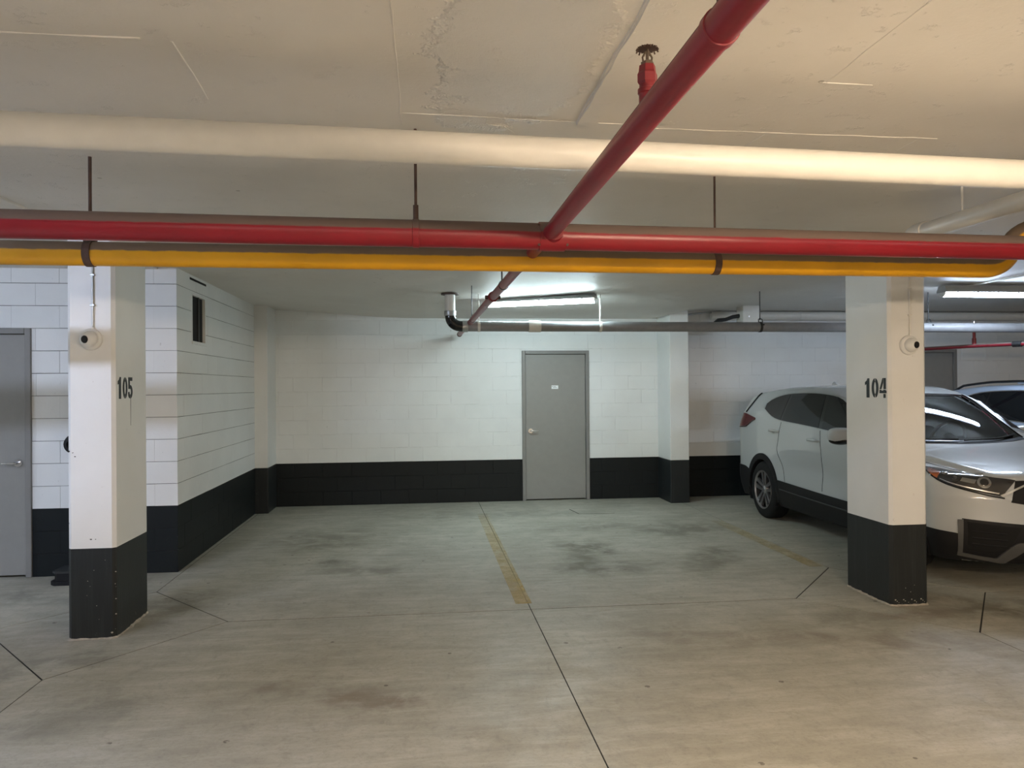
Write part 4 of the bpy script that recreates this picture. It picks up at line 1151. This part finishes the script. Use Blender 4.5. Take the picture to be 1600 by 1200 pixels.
    st = bmesh.new(); c = Vector((.30, 1.86, 1.09)); ax = Vector((0, .9, .42)).normalized(); u = Vector((1, 0, 0)); v = ax.cross(u)
    badd_tube(st, [c+u*.185*math.cos(a)+v*.185*math.sin(a) for a in np.linspace(0, 2*PI, 33)], .016, 10, False)
    badd_tube(st, [c-u*.18, c-ax*.03, c+u*.18], .018, 8); badd_tube(st, [c-ax*.12, c-ax*.0], .06, 14)
    finish(st, 'steering_wheel', M['black_plastic'], r, True)
    for sx in (-.37, .37):
        bm = bmesh.new(); bbox(bm, (sx-.25, 2.45, .55), (sx+.25, 2.62, 1.18), .06, 3); bbox(bm, (sx-.25, 1.95, .45), (sx+.25, 2.5, .62), .06, 3)
        s_ = finish(bm, 'seat', M['seat'], r, True)
        bm = bmesh.new(); bbox(bm, (sx-.13, 2.50, 1.20), (sx+.13, 2.60, 1.38), .04, 3); finish(bm, 'headrest', M['seat'], s_, True)
    # mirrors
    for sx in (1, -1):
        bm = bmesh.new(); bmesh.ops.create_uvsphere(bm, u_segments=24, v_segments=16, radius=1)
        for v in bm.verts:
            x, y, z = v.co; q = lambda t, p: math.copysign(abs(t)**p, t)
            v.co = ((-1.0+q(x, .7)*.125)*sx, 1.64+q(y, .8)*.085, 1.145+q(z, .65)*.078)
        mr = finish(bm, 'mirror', M[paint], r, True)
        bm = bmesh.new(); bmesh.ops.create_uvsphere(bm, u_segments=24, v_segments=12, radius=1)
        for v in bm.verts:
            x, y, z = v.co; v.co = ((-1.0+x*.118)*sx, 1.64+y*.083, 1.095+z*.045)
        badd_tube(bm, [(-.88*sx, 1.62, 1.10), (-.96*sx, 1.63, 1.09)], .025, 10)
        finish(bm, 'mirror_base', M['black_gloss'], mr, True)
    # head lamps
    hlA = [(-.84, .60, .935), (-.80, .46, .925), (-.70, .33, .908), (-.58, .22, .893), (-.455, .137, .878), (-.395, .115, .868)]
    hlB = [(-.86, .56, .918), (-.84, .40, .852), (-.78, .31, .812), (-.687, .212, .780), (-.60, .15, .758), (-.52, .107, .742)]
    panel(r, 'headlamp', hlA, hlB, DIAG, M['lamp_glass'], .008, .04, 40, 12)
    def lerp(k, a0=0, a1=1):
        A, B = resample(hlA, 60), resample(hlB, 60)
        i0, i1 = int(a0*59), int(a1*59)
        return [tuple(A[i]*(1-k)+B[i]*k) for i in range(i0, i1+1, max(1, (i1-i0)//8))]
    panel(r, 'amber_marker', lerp(.30, .06, .24), lerp(.95, .06, .24), DIAG, M['amber'], .0105, .01, 12, 6, smooth=False)
    for (u, k, rad, mt) in ((.30, .30, .026, 'lamp_reflector'), (.44, .46, .036, 'lamp_glass'), (.44, .46, .026, 'lamp_reflector'), (.74, .38, .050, 'lamp_reflector'), (.74, .38, .034, 'lamp_glass')):
        A, B = resample(hlA, 60), resample(hlB, 60); i = int(u*59); p = A[i]*(1-k)+B[i]*k; S = march(p[None], DIAG)[0]; nn = grad(S[None])[0]
        for sx in (1, -1):
            kk = np.array([sx, 1, 1]); c = S*kk; n_ = nn*kk
            e = .010+(.003 if mt == 'lamp_glass' or rad < .03 else 0)
            finish(tube([tuple(c), tuple(c+n_*e), tuple(c+n_*(e+.004))], [rad, rad, rad*.75], 20), 'lamp_projector', M[mt], r, True)
    panel(r, 'lamp_reflector_bar', lerp(.30, .50, .66), lerp(.55, .50, .66), DIAG, M['lamp_reflector'], .010, .01, 10, 4, smooth=False)
    panel(r, 'chrome_strip', lerp(.83, .28, 1), lerp(.90, .28, 1), DIAG, M['chrome'], .012, .012, 30, 3, smooth=False)
    seam(r, 'headlamp_lower_seam', [(-.86, .54, .912), (-.845, .39, .845), (-.78, .30, .805), (-.687, .205, .772), (-.60, .145, .748), (-.50, .10, .730)], DIAG, M['black_gloss'], .012, .004)
    # grille: black field, chrome wings, emblem ring
    panel(r, 'grille', [(-.40, .1, .865), (0, .04, .875), (.40, .1, .865)], [(-.46, .1, .70), (0, .04, .62), (.46, .1, .70)], FRONT, M['black_plastic'], .006, .03, 40, 10, mirror=False, smooth=False)
    panel(r, 'grille_wing', [(-.53, .11, .752), (-.43, .09, .80), (-.33, .07, .845), (-.12, .05, .85)], [(-.515, .10, .738), (-.425, .08, .787), (-.325, .07, .832), (-.12, .05, .838)], FRONT, M['chrome'], .014, .02, 24, 4, smooth=False)
    for k in range(5):
        z = .655+k*.032
        seam(r, 'grille_bar', [(-.34, .1, z), (0, .05, z-.004), (.34, .1, z)], FRONT, M['dark_grey_plastic'], .010, .010, mirror=False)
    finish(lathe([(.058, 0), (.062, -.006), (.07, -.008), (.078, 0)], 'y', 28, (0, float(march(np.array([[0., .05, .83]]), FRONT)[0][1])-.010, .83)), 'badge_ring', M['chrome'], r, True)
    # lower bumper: black field with fog recess and grey skid lip
    panel(r, 'lower_bumper', [(-.925, .56, .455), (-.90, .42, .452), (-.80, .268, .436), (-.765, .25, .43)], [(-.925, .56, .22), (-.90, .42, .21), (-.80, .268, .21), (-.765, .25, .21)], DIAG, M['black_plastic'], .006, .03, 20, 8, smooth=False)
    panel(r, 'fog_recess', [(-.76, .24, .556), (-.55, .12, .54), (-.38, .045, .527), (0, .03, .52)], [(-.755, .26, .22), (-.546, .15, .21), (-.40, .1, .21), (0, .05, .21)], FRONT, M['black_plastic'], .006, .03, 40, 12, smooth=False)
    panel(r, 'fog_mesh', [(-.735, .24, .535), (-.55, .12, .515), (-.40, .045, .50)], [(-.735, .26, .31), (-.60, .15, .29), (-.50, .1, .31)], FRONT, M['dark_void'], .008, .005, 20, 8, smooth=False)
    for k in range(3):
        seam(r, 'fog_slat', [(-.71, .2, .36+.05*k), (-.50, .1, .35+.05*k)], FRONT, M['black_plastic'], .012, .010)
    panel(r, 'skid_trim', [(-.785, .26, .545), (-.778, .27, .40), (-.772, .28, .268)], [(-.750, .24, .548), (-.748, .25, .40), (-.745, .26, .278)], (-.5, -1, 0), M['skid_grey'], .016, .02, 16, 4)
    panel(r, 'skid_plate', [(-.775, .27, .285), (-.64, .2, .262), (-.546, .15, .250), (-.49, .1, .335), (-.43, .07, .385), (-.2, .05, .395), (0, .05, .395)], [(-.770, .28, .256), (-.64, .2, .235), (-.49, .13, .216), (-.42, .1, .275), (-.37, .07, .330), (-.2, .05, .335), (0, .05, .335)], FRONT, M['skid_grey'], .020, .02, 44, 5, smooth=False)
    # antenna fin
    zt = float(topc(3.62))
    bm = bmesh.new(); badd_prism(bm, [(0, -.01), (.16, -.01), (.15, .03), (.12, .055), (.09, .05), (.04, .02)], -.018, .018, lambda a, b, c: (c*(1-max(0, b)*9), 3.40+a, float(topc(3.5))+b))
    finish(bm, 'antenna_fin', M[paint], r)
    if rails:
        for sx in (1, -1):
            pts = []
            for y in np.linspace(1.95, 3.95, 24):
                p = march(np.array([[-.62*1.0, y, 1.5]]), UP, .5)[0]
                lift = .045*min(1, min(y-1.95, 3.95-y)/.18)
                pts.append((p[0]*sx, p[1], p[2]+lift))
            finish(tube(pts, .016, 10), 'roof_rail', M['black_gloss'], r, True)
            for y in (1.97, 3.93): pass
    return r
car((5.10, 5.53), 'white sport utility car with dark windows parked nose out behind the right pillar', 'pearl_white')
car((7.86, 5.80), 'blue-silver sport utility car with black roof rails parked beyond the white car', 'blue_silver', True)

# repeats share a group phrase
for cat_name, phrase in (('concrete_pillar', 'numbered concrete pillars'), ('strip_lamp', 'ceiling strip lamps'), ('security_camera', 'dome cameras on the pillars'),
                         ('conduit', 'conduits down the pillars'), ('parking_line', 'yellow stall lines'), ('sprinkler_head', 'upright sprinkler heads'),
                         ('red_sprinkler_branch', 'red sprinkler branch pipes'), ('car', 'parked cars')):
    for o in D.objects:
        if o.parent is None and o.name.split('.')[0] == cat_name: o['group'] = phrase
